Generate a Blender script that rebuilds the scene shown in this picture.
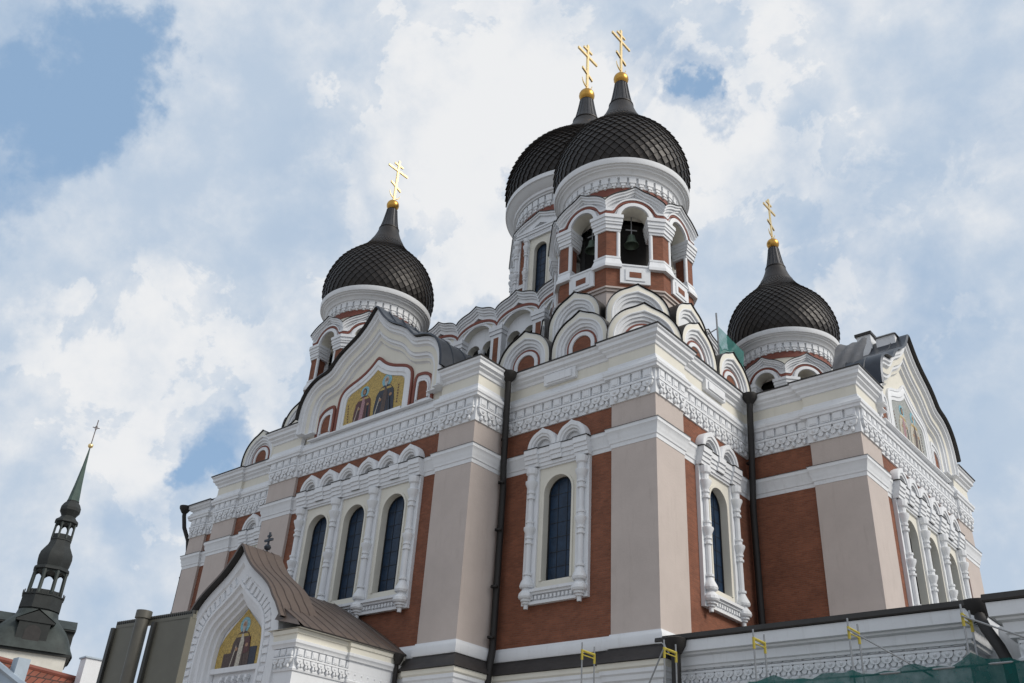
import bpy, bmesh, math, random
from mathutils import Vector, Matrix
random.seed(7)
PI = math.pi
R = math.radians
for o in list(bpy.data.objects): bpy.data.objects.remove(o, do_unlink=True)
SC = bpy.context.scene
COL = SC.collection

# ------------------------------------------------------------------ camera
cam_d = bpy.data.cameras.new('camera'); cam = bpy.data.objects.new('camera', cam_d); COL.objects.link(cam)
cam_d.sensor_fit = 'HORIZONTAL'; cam_d.sensor_width = 36; cam_d.lens = 32.61
cam_d.clip_start = 0.1; cam_d.clip_end = 5000
_r = Vector((0.76586423, 0.64040051, 0.05778555)); _u = Vector((0.28613775, -0.41991232, 0.86127744)); _f = Vector((-0.57582738, 0.64308695, 0.50483858))
_m = Matrix.Identity(4)
for i in range(3): _m[i][0], _m[i][1], _m[i][2] = _r[i], _u[i], -_f[i]
CAMPOS = Vector((18.281, -29.5605, -8.3491))
_m.translation = CAMPOS
cam.matrix_world = _m
SC.camera = cam
GROUND = -9.95

# ------------------------------------------------------------------ world, sun, exposure
SUN_AZ, SUN_EL = R(14), R(38)              # direction towards the sun, measured from +x towards +y
W = bpy.data.worlds.new('World'); SC.world = W; W.use_nodes = True
nt = W.node_tree; nt.nodes.clear()
def nd(t, typ, **kw):
    n = t.nodes.new(typ)
    for k, v in kw.items(): setattr(n, k, v)
    return n
out = nd(nt, 'ShaderNodeOutputWorld'); bg = nd(nt, 'ShaderNodeBackground'); bg.inputs[1].default_value = 0.1
nt.links.new(bg.outputs[0], out.inputs[0])
sky = nd(nt, 'ShaderNodeTexSky', sky_type='NISHITA', sun_disc=False, sun_elevation=SUN_EL, sun_rotation=PI/2 - SUN_AZ)
sky.air_density = 1.0; sky.dust_density = 1.6; sky.ozone_density = 1.0
tc = nd(nt, 'ShaderNodeTexCoord')
def vmath(op, a, b=None):
    n = nd(nt, 'ShaderNodeVectorMath', operation=op)
    for i, s in enumerate((a, b)):
        if s is None: continue
        if hasattr(s, 'is_linked'): nt.links.new(s, n.inputs[i])
        else: n.inputs[i].default_value = s
    return n.outputs['Value'] if op in ('DOT_PRODUCT', 'LENGTH') else n.outputs['Vector']
def fmath(op, a, b=None, c=None, clamp=False):
    n = nd(nt, 'ShaderNodeMath', operation=op); n.use_clamp = clamp
    for i, s in enumerate((a, b, c)):
        if s is None: continue
        if hasattr(s, 'is_linked'): nt.links.new(s, n.inputs[i])
        else: n.inputs[i].default_value = s
    return n.outputs[0]
def smooth(x, a, b):
    n = nd(nt, 'ShaderNodeMapRange', interpolation_type='SMOOTHSTEP'); nt.links.new(x, n.inputs[0])
    n.inputs[1].default_value = a; n.inputs[2].default_value = b
    return n.outputs[0]
dirv = vmath('NORMALIZE', tc.outputs['Generated'])
sep = nd(nt, 'ShaderNodeSeparateXYZ'); nt.links.new(dirv, sep.inputs[0])
den = fmath('MAXIMUM', fmath('ADD', sep.outputs[2], 0.25), 0.08)
cmb = nd(nt, 'ShaderNodeCombineXYZ'); nt.links.new(sep.outputs[0], cmb.inputs[0]); nt.links.new(sep.outputs[1], cmb.inputs[1])
nt.links.new(sep.outputs[2], cmb.inputs[2])
def noise(scale, detail, rough, off=(0, 0, 0), dist=0.0):
    n = nd(nt, 'ShaderNodeTexNoise'); n.inputs['Scale'].default_value = scale; n.inputs['Detail'].default_value = detail
    n.inputs['Roughness'].default_value = rough; n.inputs['Distortion'].default_value = dist
    nt.links.new(vmath('ADD', cmb.outputs[0], off), n.inputs['Vector']); return n.outputs[0]
n_big = noise(3.0, 7, 0.5, (0.3, 1.1, 0), 0.2)
n_mid = noise(7.5, 9, 0.58, (4.3, 2.1, 0), 0.2)
n_fine = noise(20, 8, 0.58, (7.3, 5.1, 2))
wn = nd(nt, 'ShaderNodeTexNoise'); wn.inputs['Scale'].default_value = 9; wn.inputs['Detail'].default_value = 6; wn.inputs['Roughness'].default_value = .6; nt.links.new(dirv, wn.inputs['Vector'])
dirw = vmath('NORMALIZE', vmath('ADD', dirv, vmath('MULTIPLY', vmath('SUBTRACT', wn.outputs['Color'], (.5, .5, .5)), (.24, .24, .24))))
def blobs(lst):
    acc = None
    for d, rad, amp in lst:
        v = fmath('MULTIPLY', smooth(vmath('DOT_PRODUCT', dirw, Vector(d).normalized()), math.cos(R(rad)), 1.0), amp)
        acc = v if acc is None else fmath('ADD', acc, v)
    return acc
# clear openings between the clouds, and the brighter, thinner banks, by direction
gaps = blobs([((-.76, .175, .625), 7.5, .42), ((-.735, .205, .648), 5, 0.34), ((-.80, .185, .565), 4.5, .30), ((-.808, .465, .366), 3.6, .45), ((-.83, .45, .33), 3, .25), ((-.325, .624, .71), 2.4, .34),
              ((-.315, .60, .735), 2.2, .28), ((-.499, .586, .639), 2.8, .42), ((-.60, .615, .513), 3.0, .4), ((-.904, .30, .30), 9, .15), ((-.17, .80, .575), 14, .16), ((-.87, .42, .25), 5, .2), ((-.36, .56, .745), 3, .2), ((-.845, .20, .50), 3, .25)])
lit = blobs([((-.43, .55, .715), 17, 1.0), ((-.55, .57, .61), 13, .8), ((-.852, .40, .37), 11, .75), ((-.80, .40, .44), 10, .5), ((-.86, .30, .40), 5, .5), ((-.27, .81, .52), 4.5, .9), ((-.23, .70, .67), 12, .35), ((-.19, .85, .49), 5, .35)])
cover = fmath('SUBTRACT', fmath('ADD', fmath('MULTIPLY', n_big, 0.9), fmath('MULTIPLY', n_mid, 0.55)), gaps)
mask = smooth(cover, 0.14, 0.66)
tone = fmath('ADD', fmath('MULTIPLY', lit, 0.34), fmath('ADD', fmath('MULTIPLY', fmath('SUBTRACT', n_mid, 0.5), 1.25), fmath('MULTIPLY', fmath('SUBTRACT', n_fine, 0.5), 1.0)))
n_c = noise(9.5, 11, 0.62, (2.3, 8.1, 4.0), 0.3)
crisp = fmath('MULTIPLY', smooth(fmath('ADD', n_c, fmath('MULTIPLY', lit, 0.10)), 0.555, 0.60), fmath('MULTIPLY', smooth(lit, 0.05, 0.5), 0.27))
toneS = smooth(fmath('ADD', fmath('SUBTRACT', tone, fmath('MULTIPLY', smooth(lit, 0.05, 0.5), 0.13)), crisp), -0.25, 0.72)
def mixc(f, a, b):
    n = nd(nt, 'ShaderNodeMix', data_type='RGBA'); nt.links.new(f, n.inputs[0])
    for i, s in ((6, a), (7, b)):
        if hasattr(s, 'is_linked'): nt.links.new(s, n.inputs[i])
        else: n.inputs[i].default_value = (*s, 1)
    return n.outputs[2]
cloudc = mixc(toneS, (5.0, 6.0, 7.3), (8.5, 8.6, 8.75))
# cloud tone added to the unseen sky behind the camera to light the facades
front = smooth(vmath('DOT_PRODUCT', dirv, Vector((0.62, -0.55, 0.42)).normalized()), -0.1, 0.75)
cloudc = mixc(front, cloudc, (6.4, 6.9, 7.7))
skyc = mixc(fmath('ADD', 0.0, 0.75), sky.outputs[0], (3.3, 5.0, 7.3))
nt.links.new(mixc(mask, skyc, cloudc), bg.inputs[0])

sun_d = bpy.data.lights.new('sun', 'SUN'); sun = bpy.data.objects.new('sun', sun_d); COL.objects.link(sun)
sun_d.energy = 2.7; sun_d.angle = R(24); sun_d.color = (1.0, 0.94, 0.85)
sv = Vector((math.cos(SUN_AZ)*math.cos(SUN_EL), math.sin(SUN_AZ)*math.cos(SUN_EL), math.sin(SUN_EL)))
sun.rotation_euler = sv.to_track_quat('Z', 'Y').to_euler(); sun.location = (30, 30, 80)
SC.view_settings.view_transform = 'Standard'; SC.view_settings.look = 'None'; SC.view_settings.gamma = 1; SC.view_settings.use_curve_mapping = False
SC.view_settings.exposure = 0.0

# ------------------------------------------------------------------ materials
MAT = {}
def material(name, col, rough=0.7, metal=0.0, var=0.12, vscale=1.2, bump=0.0, bscale=30, stain=0.0, spec=None):
    m = bpy.data.materials.new(name); m.use_nodes = True; t = m.node_tree; b = t.nodes['Principled BSDF']
    b.inputs['Roughness'].default_value = rough; b.inputs['Metallic'].default_value = metal
    if spec is not None: b.inputs['Specular IOR Level'].default_value = spec
    c = t.nodes.new('ShaderNodeTexCoord')
    n = t.nodes.new('ShaderNodeTexNoise'); n.inputs['Scale'].default_value = vscale; n.inputs['Detail'].default_value = 8; n.inputs['Roughness'].default_value = .65
    t.links.new(c.outputs['Object'], n.inputs['Vector'])
    r = t.nodes.new('ShaderNodeMapRange'); t.links.new(n.outputs[0], r.inputs[0]); r.inputs[1].default_value = .3; r.inputs[2].default_value = .7
    r.inputs[3].default_value = 1 - var; r.inputs[4].default_value = 1 + var*.6
    mx = t.nodes.new('ShaderNodeVectorMath'); mx.operation = 'SCALE'; mx.inputs[0].default_value = col; t.links.new(r.outputs[0], mx.inputs['Scale'])
    last = mx.outputs[0]
    if stain:
        mp = t.nodes.new('ShaderNodeMapping'); mp.inputs['Scale'].default_value = (3.0, 3.0, .35); t.links.new(c.outputs['Object'], mp.inputs[0])
        n2 = t.nodes.new('ShaderNodeTexNoise'); n2.inputs['Scale'].default_value = 1.3; n2.inputs['Detail'].default_value = 7; n2.inputs['Roughness'].default_value = .7; t.links.new(mp.outputs[0], n2.inputs['Vector'])
        r2 = t.nodes.new('ShaderNodeMapRange'); t.links.new(n2.outputs[0], r2.inputs[0]); r2.inputs[1].default_value = .55; r2.inputs[2].default_value = .8; r2.inputs[3].default_value = 0; r2.inputs[4].default_value = stain
        mm = t.nodes.new('ShaderNodeMix'); mm.data_type = 'RGBA'; t.links.new(r2.outputs[0], mm.inputs[0]); t.links.new(last, mm.inputs[6]); mm.inputs[7].default_value = (col[0]*.45, col[1]*.42, col[2]*.38, 1)
        last = mm.outputs[2]
    t.links.new(last, b.inputs['Base Color'])
    if bump:
        n3 = t.nodes.new('ShaderNodeTexNoise'); n3.inputs['Scale'].default_value = bscale; n3.inputs['Detail'].default_value = 5; t.links.new(c.outputs['Object'], n3.inputs['Vector'])
        bp = t.nodes.new('ShaderNodeBump'); bp.inputs['Strength'].default_value = bump; bp.inputs['Distance'].default_value = .03; t.links.new(n3.outputs[0], bp.inputs['Height']); t.links.new(bp.outputs[0], b.inputs['Normal'])
    MAT[name] = m; return m
def brick_material(name, c1, c2, mortar, bw=.26, rh=.08, ms=.010):
    m = bpy.data.materials.new(name); m.use_nodes = True; t = m.node_tree; b = t.nodes['Principled BSDF']; b.inputs['Roughness'].default_value = .85
    c = t.nodes.new('ShaderNodeTexCoord'); s = t.nodes.new('ShaderNodeSeparateXYZ'); t.links.new(c.outputs['Object'], s.inputs[0])
    a = t.nodes.new('ShaderNodeMath'); a.operation = 'ADD'; t.links.new(s.outputs[0], a.inputs[0]); t.links.new(s.outputs[1], a.inputs[1])
    cb = t.nodes.new('ShaderNodeCombineXYZ'); t.links.new(a.outputs[0], cb.inputs[0]); t.links.new(s.outputs[2], cb.inputs[1])
    br = t.nodes.new('ShaderNodeTexBrick'); t.links.new(cb.outputs[0], br.inputs['Vector']); br.inputs['Scale'].default_value = 1
    br.inputs['Brick Width'].default_value = bw; br.inputs['Row Height'].default_value = rh; br.inputs['Mortar Size'].default_value = ms; br.inputs['Mortar Smooth'].default_value = .3; br.inputs['Bias'].default_value = -.1
    br.inputs['Color1'].default_value = (*c1, 1); br.inputs['Color2'].default_value = (*c2, 1); br.inputs['Mortar'].default_value = (*mortar, 1)
    n = t.nodes.new('ShaderNodeTexNoise'); n.inputs['Scale'].default_value = .9; n.inputs['Detail'].default_value = 9; n.inputs['Roughness'].default_value = .7; t.links.new(c.outputs['Object'], n.inputs['Vector'])
    r = t.nodes.new('ShaderNodeMapRange'); t.links.new(n.outputs[0], r.inputs[0]); r.inputs[1].default_value = .3; r.inputs[2].default_value = .7; r.inputs[3].default_value = .74; r.inputs[4].default_value = 1.18
    v = t.nodes.new('ShaderNodeVectorMath'); v.operation = 'SCALE'; t.links.new(br.outputs[0], v.inputs[0]); t.links.new(r.outputs[0], v.inputs['Scale']); t.links.new(v.outputs[0], b.inputs['Base Color'])
    bp = t.nodes.new('ShaderNodeBump'); bp.inputs['Strength'].default_value = .5; bp.inputs['Distance'].default_value = .01; bp.invert = True; t.links.new(br.outputs['Fac'], bp.inputs['Height']); t.links.new(bp.outputs[0], b.inputs['Normal'])
    MAT[name] = m; return m
material('white', (.70, .715, .735), .65, var=.06, vscale=.8, bump=.15, bscale=9, stain=.34)
material('cream', (.68, .655, .575), .7, var=.06, vscale=.8, bump=.1, bscale=9, stain=.15)
material('plaster', (.49, .425, .388), .8, var=.10, vscale=.45, bump=.2, bscale=14, stain=.3)
brick_material('brick', (.235, .081, .041), (.17, .056, .028), (.17, .085, .055))
material('redtrim', (.20, .062, .042), .75, var=.15)
material('roof', (.035, .032, .03), .5, metal=.3, var=.25, vscale=2)
material('roofblue', (.035, .042, .055), .38, metal=.5, var=.25, vscale=2)
material('roofbrown', (.115, .088, .075), .5, metal=.15, var=.15, vscale=1.5, bump=.06, bscale=4, stain=.25)
material('roofgrey', (.16, .16, .165), .55, metal=.2, var=.35, vscale=1.2, bump=.3, bscale=3)
material('dome', (.019, .015, .013), .5, metal=.25, var=.5, vscale=1.6, spec=.5, stain=.3)
material('domeneck', (.036, .036, .039), .45, metal=.35, var=.3, vscale=3)
material('goldball', (.55, .31, .075), .36, metal=1.0, var=.2, vscale=3)
material('gold', (.88, .66, .33), .32, metal=1.0, var=.12, vscale=3)
material('pipe', (.011, .009, .008), .65, var=.25, vscale=4)
material('skirt', (.028, .024, .023), .6, var=.3, vscale=2)
material('glass', (.013, .032, .066), .34, var=.5, vscale=2.2, spec=.28)
material('lead', (.012, .013, .016), .6, var=.2)
material('bellbronze', (.10, .14, .11), .5, metal=.6, var=.3, vscale=8)
material('darkcore', (.012, .011, .010), .9, var=.3)  # near-black colour stands in for the darkness inside belfry and gallery
material('steel', (.30, .31, .32), .45, metal=.7, var=.2, vscale=6)
material('yellow', (.42, .34, .04), .5, var=.2, vscale=6)
material('copper', (.034, .044, .041), .62, metal=.15, var=.45, vscale=.7, stain=.5)
material('coppergreen', (.055, .088, .074), .6, metal=.1, var=.4, vscale=.7, stain=.4)
material('copperdark', (.020, .023, .022), .65, metal=.15, var=.4, vscale=.7, stain=.3)
material('signgrey', (.125, .118, .092), .5, metal=.2, var=.12, vscale=3, stain=.2)
material('signpost', (.095, .09, .075), .5, metal=.2, var=.2, vscale=5, stain=.2)
material('signedge', (.028, .028, .025), .5, var=.2, vscale=3)
material('cobble', (.30, .28, .255), .85, var=.3, vscale=3, bump=.5, bscale=6)
material('housewall', (.62, .60, .54), .8, var=.1, stain=.15)
material('tinroof', (.36, .42, .48), .45, metal=.4, var=.2, vscale=1)
brick_material('rooftile', (.24, .075, .045), (.15, .05, .032), (.05, .025, .018), bw=.3, rh=.34, ms=.03)
material('mosaicpale', (.36, .37, .34), .35, var=.6, vscale=16, bump=.25, bscale=40)
material('mosaicgold', (.46, .32, .08), .5, var=.6, vscale=16, bump=.25, bscale=40)
material('halo', (.20, .42, .50), .5, var=.6, vscale=16)
material('skin', (.33, .19, .11), .6, var=.2, vscale=9)
material('robered', (.10, .035, .035), .6, var=.6, vscale=16)
material('robebrown', (.085, .055, .045), .6, var=.6, vscale=16)
material('robedark', (.028, .035, .055), .6, var=.6, vscale=16)
material('robewhite', (.50, .46, .38), .6, var=.6, vscale=16)
material('roberose', (.36, .20, .22), .6, var=.6, vscale=16)
material('hair', (.05, .035, .03), .7, var=.3, vscale=9)
material('beard', (.42, .40, .38), .7, var=.3, vscale=9)
def net_material(name, col, alpha):
    m = bpy.data.materials.new(name); m.use_nodes = True; t = m.node_tree; t.nodes.clear()
    o = t.nodes.new('ShaderNodeOutputMaterial'); d = t.nodes.new('ShaderNodeBsdfDiffuse'); tr = t.nodes.new('ShaderNodeBsdfTransparent'); tl = t.nodes.new('ShaderNodeBsdfTranslucent')
    a = t.nodes.new('ShaderNodeMixShader'); a.inputs[0].default_value = .45; d.inputs[0].default_value = (*col, 1); tl.inputs[0].default_value = (*col, 1)
    t.links.new(d.outputs[0], a.inputs[1]); t.links.new(tl.outputs[0], a.inputs[2])
    c = t.nodes.new('ShaderNodeTexCoord'); n = t.nodes.new('ShaderNodeTexNoise'); n.inputs['Scale'].default_value = 2.2; n.inputs['Detail'].default_value = 6; t.links.new(c.outputs['Object'], n.inputs['Vector'])
    r = t.nodes.new('ShaderNodeMapRange'); t.links.new(n.outputs[0], r.inputs[0]); r.inputs[1].default_value = .3; r.inputs[2].default_value = .7; r.inputs[3].default_value = alpha-.15; r.inputs[4].default_value = alpha+.12
    mx = t.nodes.new('ShaderNodeMixShader'); t.links.new(r.outputs[0], mx.inputs[0]); t.links.new(tr.outputs[0], mx.inputs[1]); t.links.new(a.outputs[0], mx.inputs[2]); t.links.new(mx.outputs[0], o.inputs[0])
    MAT[name] = m
net_material('netgreen', (.014, .115, .105), .8)
net_material('netpale', (.16, .48, .42), .72)

# ------------------------------------------------------------------ mesh helpers
ORG = {}
class MB:
    def __init__(s): s.v = []; s.f = []; s.m = []; s.mats = []
    def mi(s, m):
        if m not in s.mats: s.mats.append(m)
        return s.mats.index(m)
    def face(s, pts, m):
        b = len(s.v); s.v += [tuple(p) for p in pts]; s.f.append(tuple(range(b, b+len(pts)))); s.m.append(s.mi(m))
    def grid(s, rows, m, close_u=False):
        b = len(s.v); n = len(rows[0]); k = s.mi(m) if isinstance(m, str) else None
        for r in rows: s.v += [tuple(p) for p in r]
        for i in range(len(rows)-1):
            mm = k if k is not None else s.mi(m[i])
            for j in range(n if close_u else n-1):
                j2 = (j+1) % n
                s.f.append((b+i*n+j, b+i*n+j2, b+(i+1)*n+j2, b+(i+1)*n+j)); s.m.append(mm)
    def box8(s, p, m):
        b = len(s.v); s.v += [tuple(q) for q in p]; k = s.mi(m)
        for f in ((0,1,2,3),(7,6,5,4),(0,4,5,1),(1,5,6,2),(2,6,7,3),(3,7,4,0)): s.f.append(tuple(b+i for i in f)); s.m.append(k)
    def box(s, x0, x1, y0, y1, z0, z1, m, T=None):
        p = [(x0,y0,z0),(x1,y0,z0),(x1,y1,z0),(x0,y1,z0),(x0,y0,z1),(x1,y0,z1),(x1,y1,z1),(x0,y1,z1)]
        s.box8([T(*q) for q in p] if T else p, m)
    def prism(s, poly, z0, z1, m, T=None, scale0=1, scale1=1, cap=True):
        cx = sum(p[0] for p in poly)/len(poly); cy = sum(p[1] for p in poly)/len(poly)
        T = T or (lambda x, y, z: (x, y, z))
        a = [T(cx+(p[0]-cx)*scale0, cy+(p[1]-cy)*scale0, z0) for p in poly]; c = [T(cx+(p[0]-cx)*scale1, cy+(p[1]-cy)*scale1, z1) for p in poly]
        b = len(s.v); n = len(poly); s.v += a+c; k = s.mi(m)
        for i in range(n): s.f.append((b+i, b+(i+1)%n, b+n+(i+1)%n, b+n+i)); s.m.append(k)
        if cap:
            s.f.append(tuple(range(b, b+n))); s.m.append(k); s.f.append(tuple(range(b+n, b+2*n))); s.m.append(k)
    def lathe(s, prof, m, c=(0, 0), n=24, a0=0, T=None):
        rows = []
        for r, z in prof:
            row = [(c[0]+r*math.cos(a0+2*PI*i/n), c[1]+r*math.sin(a0+2*PI*i/n), z) for i in range(n)]
            rows.append([T(*q) for q in row] if T else row)
        s.grid(rows, m, True)
    def tube(s, pts, r, m, n=8):
        pts = [Vector(p) for p in pts]; rows = []; up = Vector((0, 0, 1)); prev = None
        for i, p in enumerate(pts):
            d = (pts[min(i+1, len(pts)-1)] - pts[max(i-1, 0)]).normalized()
            if prev is None:
                a = up if abs(d.z) < .9 else Vector((1, 0, 0)); x = d.cross(a).normalized()
            else: x = (prev - d*prev.dot(d)).normalized()
            prev = x; y = d.cross(x); rr = r[i] if isinstance(r, (list, tuple)) else r
            rows.append([tuple(p + x*rr*math.cos(2*PI*j/n) + y*rr*math.sin(2*PI*j/n)) for j in range(n)])
        s.grid(rows, m, True); s.face(rows[0], m); s.face(rows[-1], m)
    def sweep(s, path, prof, closed=False, capm=None):
        """path: (x,y) list, wall outline with its outside on the right; prof: (out,z,mat of the strip that starts here)"""
        n = len(path); rows = [[] for _ in prof]
        for i in range(n):
            p = Vector(path[i])
            d0 = (p - Vector(path[i-1])) if (closed or i > 0) else None; d1 = (Vector(path[(i+1) % n]) - p) if (closed or i < n-1) else None
            d0 = d0.normalized() if d0 is not None else d1.normalized(); d1 = d1.normalized() if d1 is not None else d0
            n0 = Vector((d0.y, -d0.x)); n1 = Vector((d1.y, -d1.x)); mt = (n0+n1); mt = mt/ max(1e-6, mt.length); k = 1/max(.3, mt.dot(n0))
            for j, q in enumerate(prof): rows[j].append((p.x+mt.x*k*q[0], p.y+mt.y*k*q[0], q[1]))
        for j in range(len(prof)-1): s.grid([rows[j], rows[j+1]], prof[j][2], closed)
        if not closed and capm:
            s.face([r[0] for r in rows], capm); s.face([r[-1] for r in rows], capm)
    def ribbon(s, curve, prof, T, closed=False, sym=False):
        """curve: (u,z) list in a facade; prof: (inset, out, mat)"""
        n = len(curve); rows = [[] for _ in prof]
        for i in range(n):
            a = Vector(curve[max(i-1, 0)]) if not closed else Vector(curve[i-1]); b = Vector(curve[min(i+1, n-1)]) if not closed else Vector(curve[(i+1) % n])
            p = Vector(curve[i]); d0 = (p-a); d1 = (b-p); d0 = d0.normalized() if d0.length > 1e-7 else d1.normalized(); d1 = d1.normalized() if d1.length > 1e-7 else d0
            m0 = Vector((-d0.y, d0.x)); m1 = Vector((-d1.y, d1.x)); nn = m0+m1; nn = nn/max(1e-6, nn.length); nn = nn/max(.5, nn.dot(m0))
            if not closed and (i == 0 or i == n-1): nn = Vector((-1 if i == 0 else 1, 0))
            for j, q in enumerate(prof): rows[j].append(p + nn*q[0])
        for j, q in enumerate(prof):
            rw = rows[j]
            if sym:
                h = n//2
                for rng, sg in ((range(0, h), 1), (range(n-1, h, -1), -1)):
                    prev = None; hit = None
                    for i in rng:
                        if hit is None and rw[i].x*sg <= 0:
                            t = prev.x/(prev.x-rw[i].x) if prev is not None and prev.x != rw[i].x else 0
                            hit = Vector((0, (prev if prev is not None else rw[i]).lerp(rw[i], t).y))
                        if hit is not None: rw[i] = hit.copy()
                        prev = rw[i]
                    if hit is not None: rw[h] = hit.copy()
            rows[j] = [T(r.x, q[1], r.y) for r in rw]
        for j in range(len(prof)-1): s.grid([rows[j], rows[j+1]], prof[j][2], closed)
    def wave(s, us, zf, d0, d1, n0, n1, m, T, ap=None):
        """band that follows the wavy edge zf(u): between d0 and d1 below it, from depth n0 to n1"""
        def P(u, n, d):
            k = (1+n/ap) if ap else 1
            return T(u*k, n, zf(u)-d)
        s.grid([[P(u, n0, d0) for u in us], [P(u, n1, d0) for u in us], [P(u, n1, d1) for u in us], [P(u, n0, d1) for u in us]], m)
        for u in (us[0], us[-1]): s.face([P(u, n0, d0), P(u, n1, d0), P(u, n1, d1), P(u, n0, d1)], m)
    def build(s, name, parent=None, org=None, smooth=35):
        po = ORG.get(parent.name, Vector((0, 0, 0))) if parent else Vector((0, 0, 0))
        if org is None:
            xs = [Vector(v) for v in s.v]; lo = [min(v[i] for v in xs) for i in range(3)]; hi = [max(v[i] for v in xs) for i in range(3)]
            org = Vector(((lo[0]+hi[0])/2, (lo[1]+hi[1])/2, lo[2]))
        org = Vector(org)
        me = bpy.data.meshes.new(name); me.from_pydata([tuple(Vector(v)-org) for v in s.v], [], s.f)
        for m in s.mats: me.materials.append(MAT[m])
        me.polygons.foreach_set('material_index', s.m)
        bm = bmesh.new(); bm.from_mesh(me); bmesh.ops.remove_doubles(bm, verts=bm.verts, dist=1e-5); bmesh.ops.recalc_face_normals(bm, faces=bm.faces); bm.to_mesh(me); bm.free()
        if smooth:
            me.polygons.foreach_set('use_smooth', [True]*len(me.polygons)); me.set_sharp_from_angle(angle=R(smooth))
        o = bpy.data.objects.new(name, me); COL.objects.link(o); ORG[o.name] = org
        if parent: o.parent = parent
        o.location = org - po
        return o
def empty(name, loc, parent=None):
    o = bpy.data.objects.new(name, None); COL.objects.link(o); o.empty_display_size = .5; ORG[o.name] = Vector(loc)
    po = ORG[parent.name] if parent else Vector((0, 0, 0)); o.parent = parent; o.location = Vector(loc)-po
    return o
def tag(o, label, cat, group=None, kind=None):
    if kind: o['kind'] = kind
    if label: o['label'] = label
    if cat: o['category'] = cat
    if group: o['group'] = group
    return o
def copy_tree(o, parent, loc=None):
    c = o.copy(); COL.objects.link(c); c.parent = parent
    if loc is not None: c.location = loc
    ORG[c.name] = (ORG[parent.name] if parent else Vector((0, 0, 0))) + c.location
    for ch in list(o.children): copy_tree(ch, c)
    return c
def frame(o, U, N):
    o = Vector(o); U = Vector((*U, 0)); N = Vector((*N, 0))
    return lambda u, n, z: tuple(o + U*u + N*n + Vector((0, 0, z)))
def keel_ribbon(mb, w, z0, stilt, tip, prof, T, n=28, sharp=.33, squash=1.0, fade=.42):
    rows = []
    for ins, o, m in prof: rows.append(([T(x, o, z) for x, z in keel(max(.02, w-ins), z0, stilt, tip*max(0, 1-ins/(fade*w)), n, sharp, squash)], m))
    for a, b in zip(rows[:-1], rows[1:]): mb.grid([a[0], b[0]], a[1])
def keel(w, z0, stilt=0, tip=.22, n=26, sharp=.33, squash=1.0):
    """half-round arch with a drawn-up point, from right foot to left foot"""
    c = [(w, z0)] if stilt else []
    for i in range(n+1):
        a = PI*i/n; x = w*math.cos(a); t = max(0, 1-abs(x)/(sharp*w))
        c.append((x, z0+stilt+w*math.sin(a)*squash+tip*w*t**1.6))
    if stilt: c.append((-w, z0))
    return c

# ------------------------------------------------------------------ ground
g = MB()
g.grid([[(-900+i*150, -900+j*150, GROUND) for i in range(13)] for j in range(13)], 'cobble')
tag(g.build('ground', org=(0, 0, GROUND)), 'pale cobbled square round the cathedral', 'ground', kind='structure')

# ------------------------------------------------------------------ cathedral: walls
CX, CY = -15.75, 15.75
cath = empty('cathedral', (CX, CY, GROUND))
tag(cath, 'large white, cream and red brick cathedral with five black onion domes and gold crosses', 'cathedral')
core = [(-35.55, 1.05), (-31.6, 1.05), (-31.6, .15), (-23.15, .15), (-23.15, -2.02), (-8.32, -2.02), (-8.32, .15), (-.15, .15), (-.15, 8.23), (5.28, 8.23), (5.28, 23.15), (-.15, 23.15), (-.15, 31.35), (-35.55, 31.35)]
m = MB()
WIN = {0: [], 2: [5.1], 4: [4.7, 7.45, 10.2], 6: [3.32], 7: [4.85], 9: [4.77, 7.52, 10.27], 13: [26.95]}   # window openings along each wall
for i in range(len(core)):
    a = Vector(core[i]); b = Vector(core[(i+1) % len(core)]); L = (b-a).length; U = (b-a)/L; us = [0]
    q = lambda u0, u1, z0, z1: m.face([(a.x+U.x*u, a.y+U.y*u, z) for u, z in ((u0, z0), (u1, z0), (u1, z1), (u0, z1))], 'brick')
    q(0, L, -.9, 2.2); q(0, L, 7.56, 11.4 if i in (0, 4, 9, 12, 13) else 12.5)
    for c in WIN.get(i, []): q(us[-1], c-1.03, 2.2, 7.56); us.append(c+1.03)
    q(us[-1], L, 2.2, 7.56)
m.build('brick_wall', cath, smooth=0)
m = MB(); m.sweep(core, [(.02, GROUND, 'white'), (.02, -1.0, 'white')], True); m.build('lower_wall', cath, smooth=0)
m = MB(); m.face([(-31.4, .3), (-22.9, .3), (-22.9, -1.2), (-8.6, -1.2), (-8.6, .3), (-.3, .3), (-.3, 8.4), (4.5, 8.4), (4.5, 23), (-.3, 23), (-.3, 31.2), (-31.4, 31.2)] and [(x, y, 12.55) for x, y in [(-31.4, .3), (-22.9, .3), (-22.9, -1.2), (-8.6, -1.2), (-8.6, .3), (-.3, .3), (-.3, 8.4), (4.5, 8.4), (4.5, 23), (-.3, 23), (-.3, 31.2), (-31.4, 31.2)]], 'roof'); m.build('flat_roof', cath, smooth=0)
m = MB(); m.box(-35.5, -31.5, 1.2, 31.2, 11.5, 11.7, 'roof'); m.build('flat_roof', cath, smooth=0)
outer = [(-35.7, .9), (-33.95, .9), (-33.95, 1.05), (-31.75, 1.05), (-31.75, 0), (-29.5, 0), (-29.5, .15), (-23.3, .15), (-23.3, -2.17), (-20.95, -2.17), (-20.95, -2.02), (-10.4, -2.02), (-10.4, -2.17), (-8.17, -2.17), (-8.17, .15),
         (-2.2, .15), (-2.2, 0), (0, 0), (0, 2.2), (-.15, 2.2), (-.15, 8.23), (3.1, 8.23), (3.1, 8.08), (5.43, 8.08), (5.43, 10.4), (5.28, 10.4), (5.28, 21.0), (5.43, 21.0), (5.43, 23.3), (0, 23.3), (0, 31.5), (-35.7, 31.5)]
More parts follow.
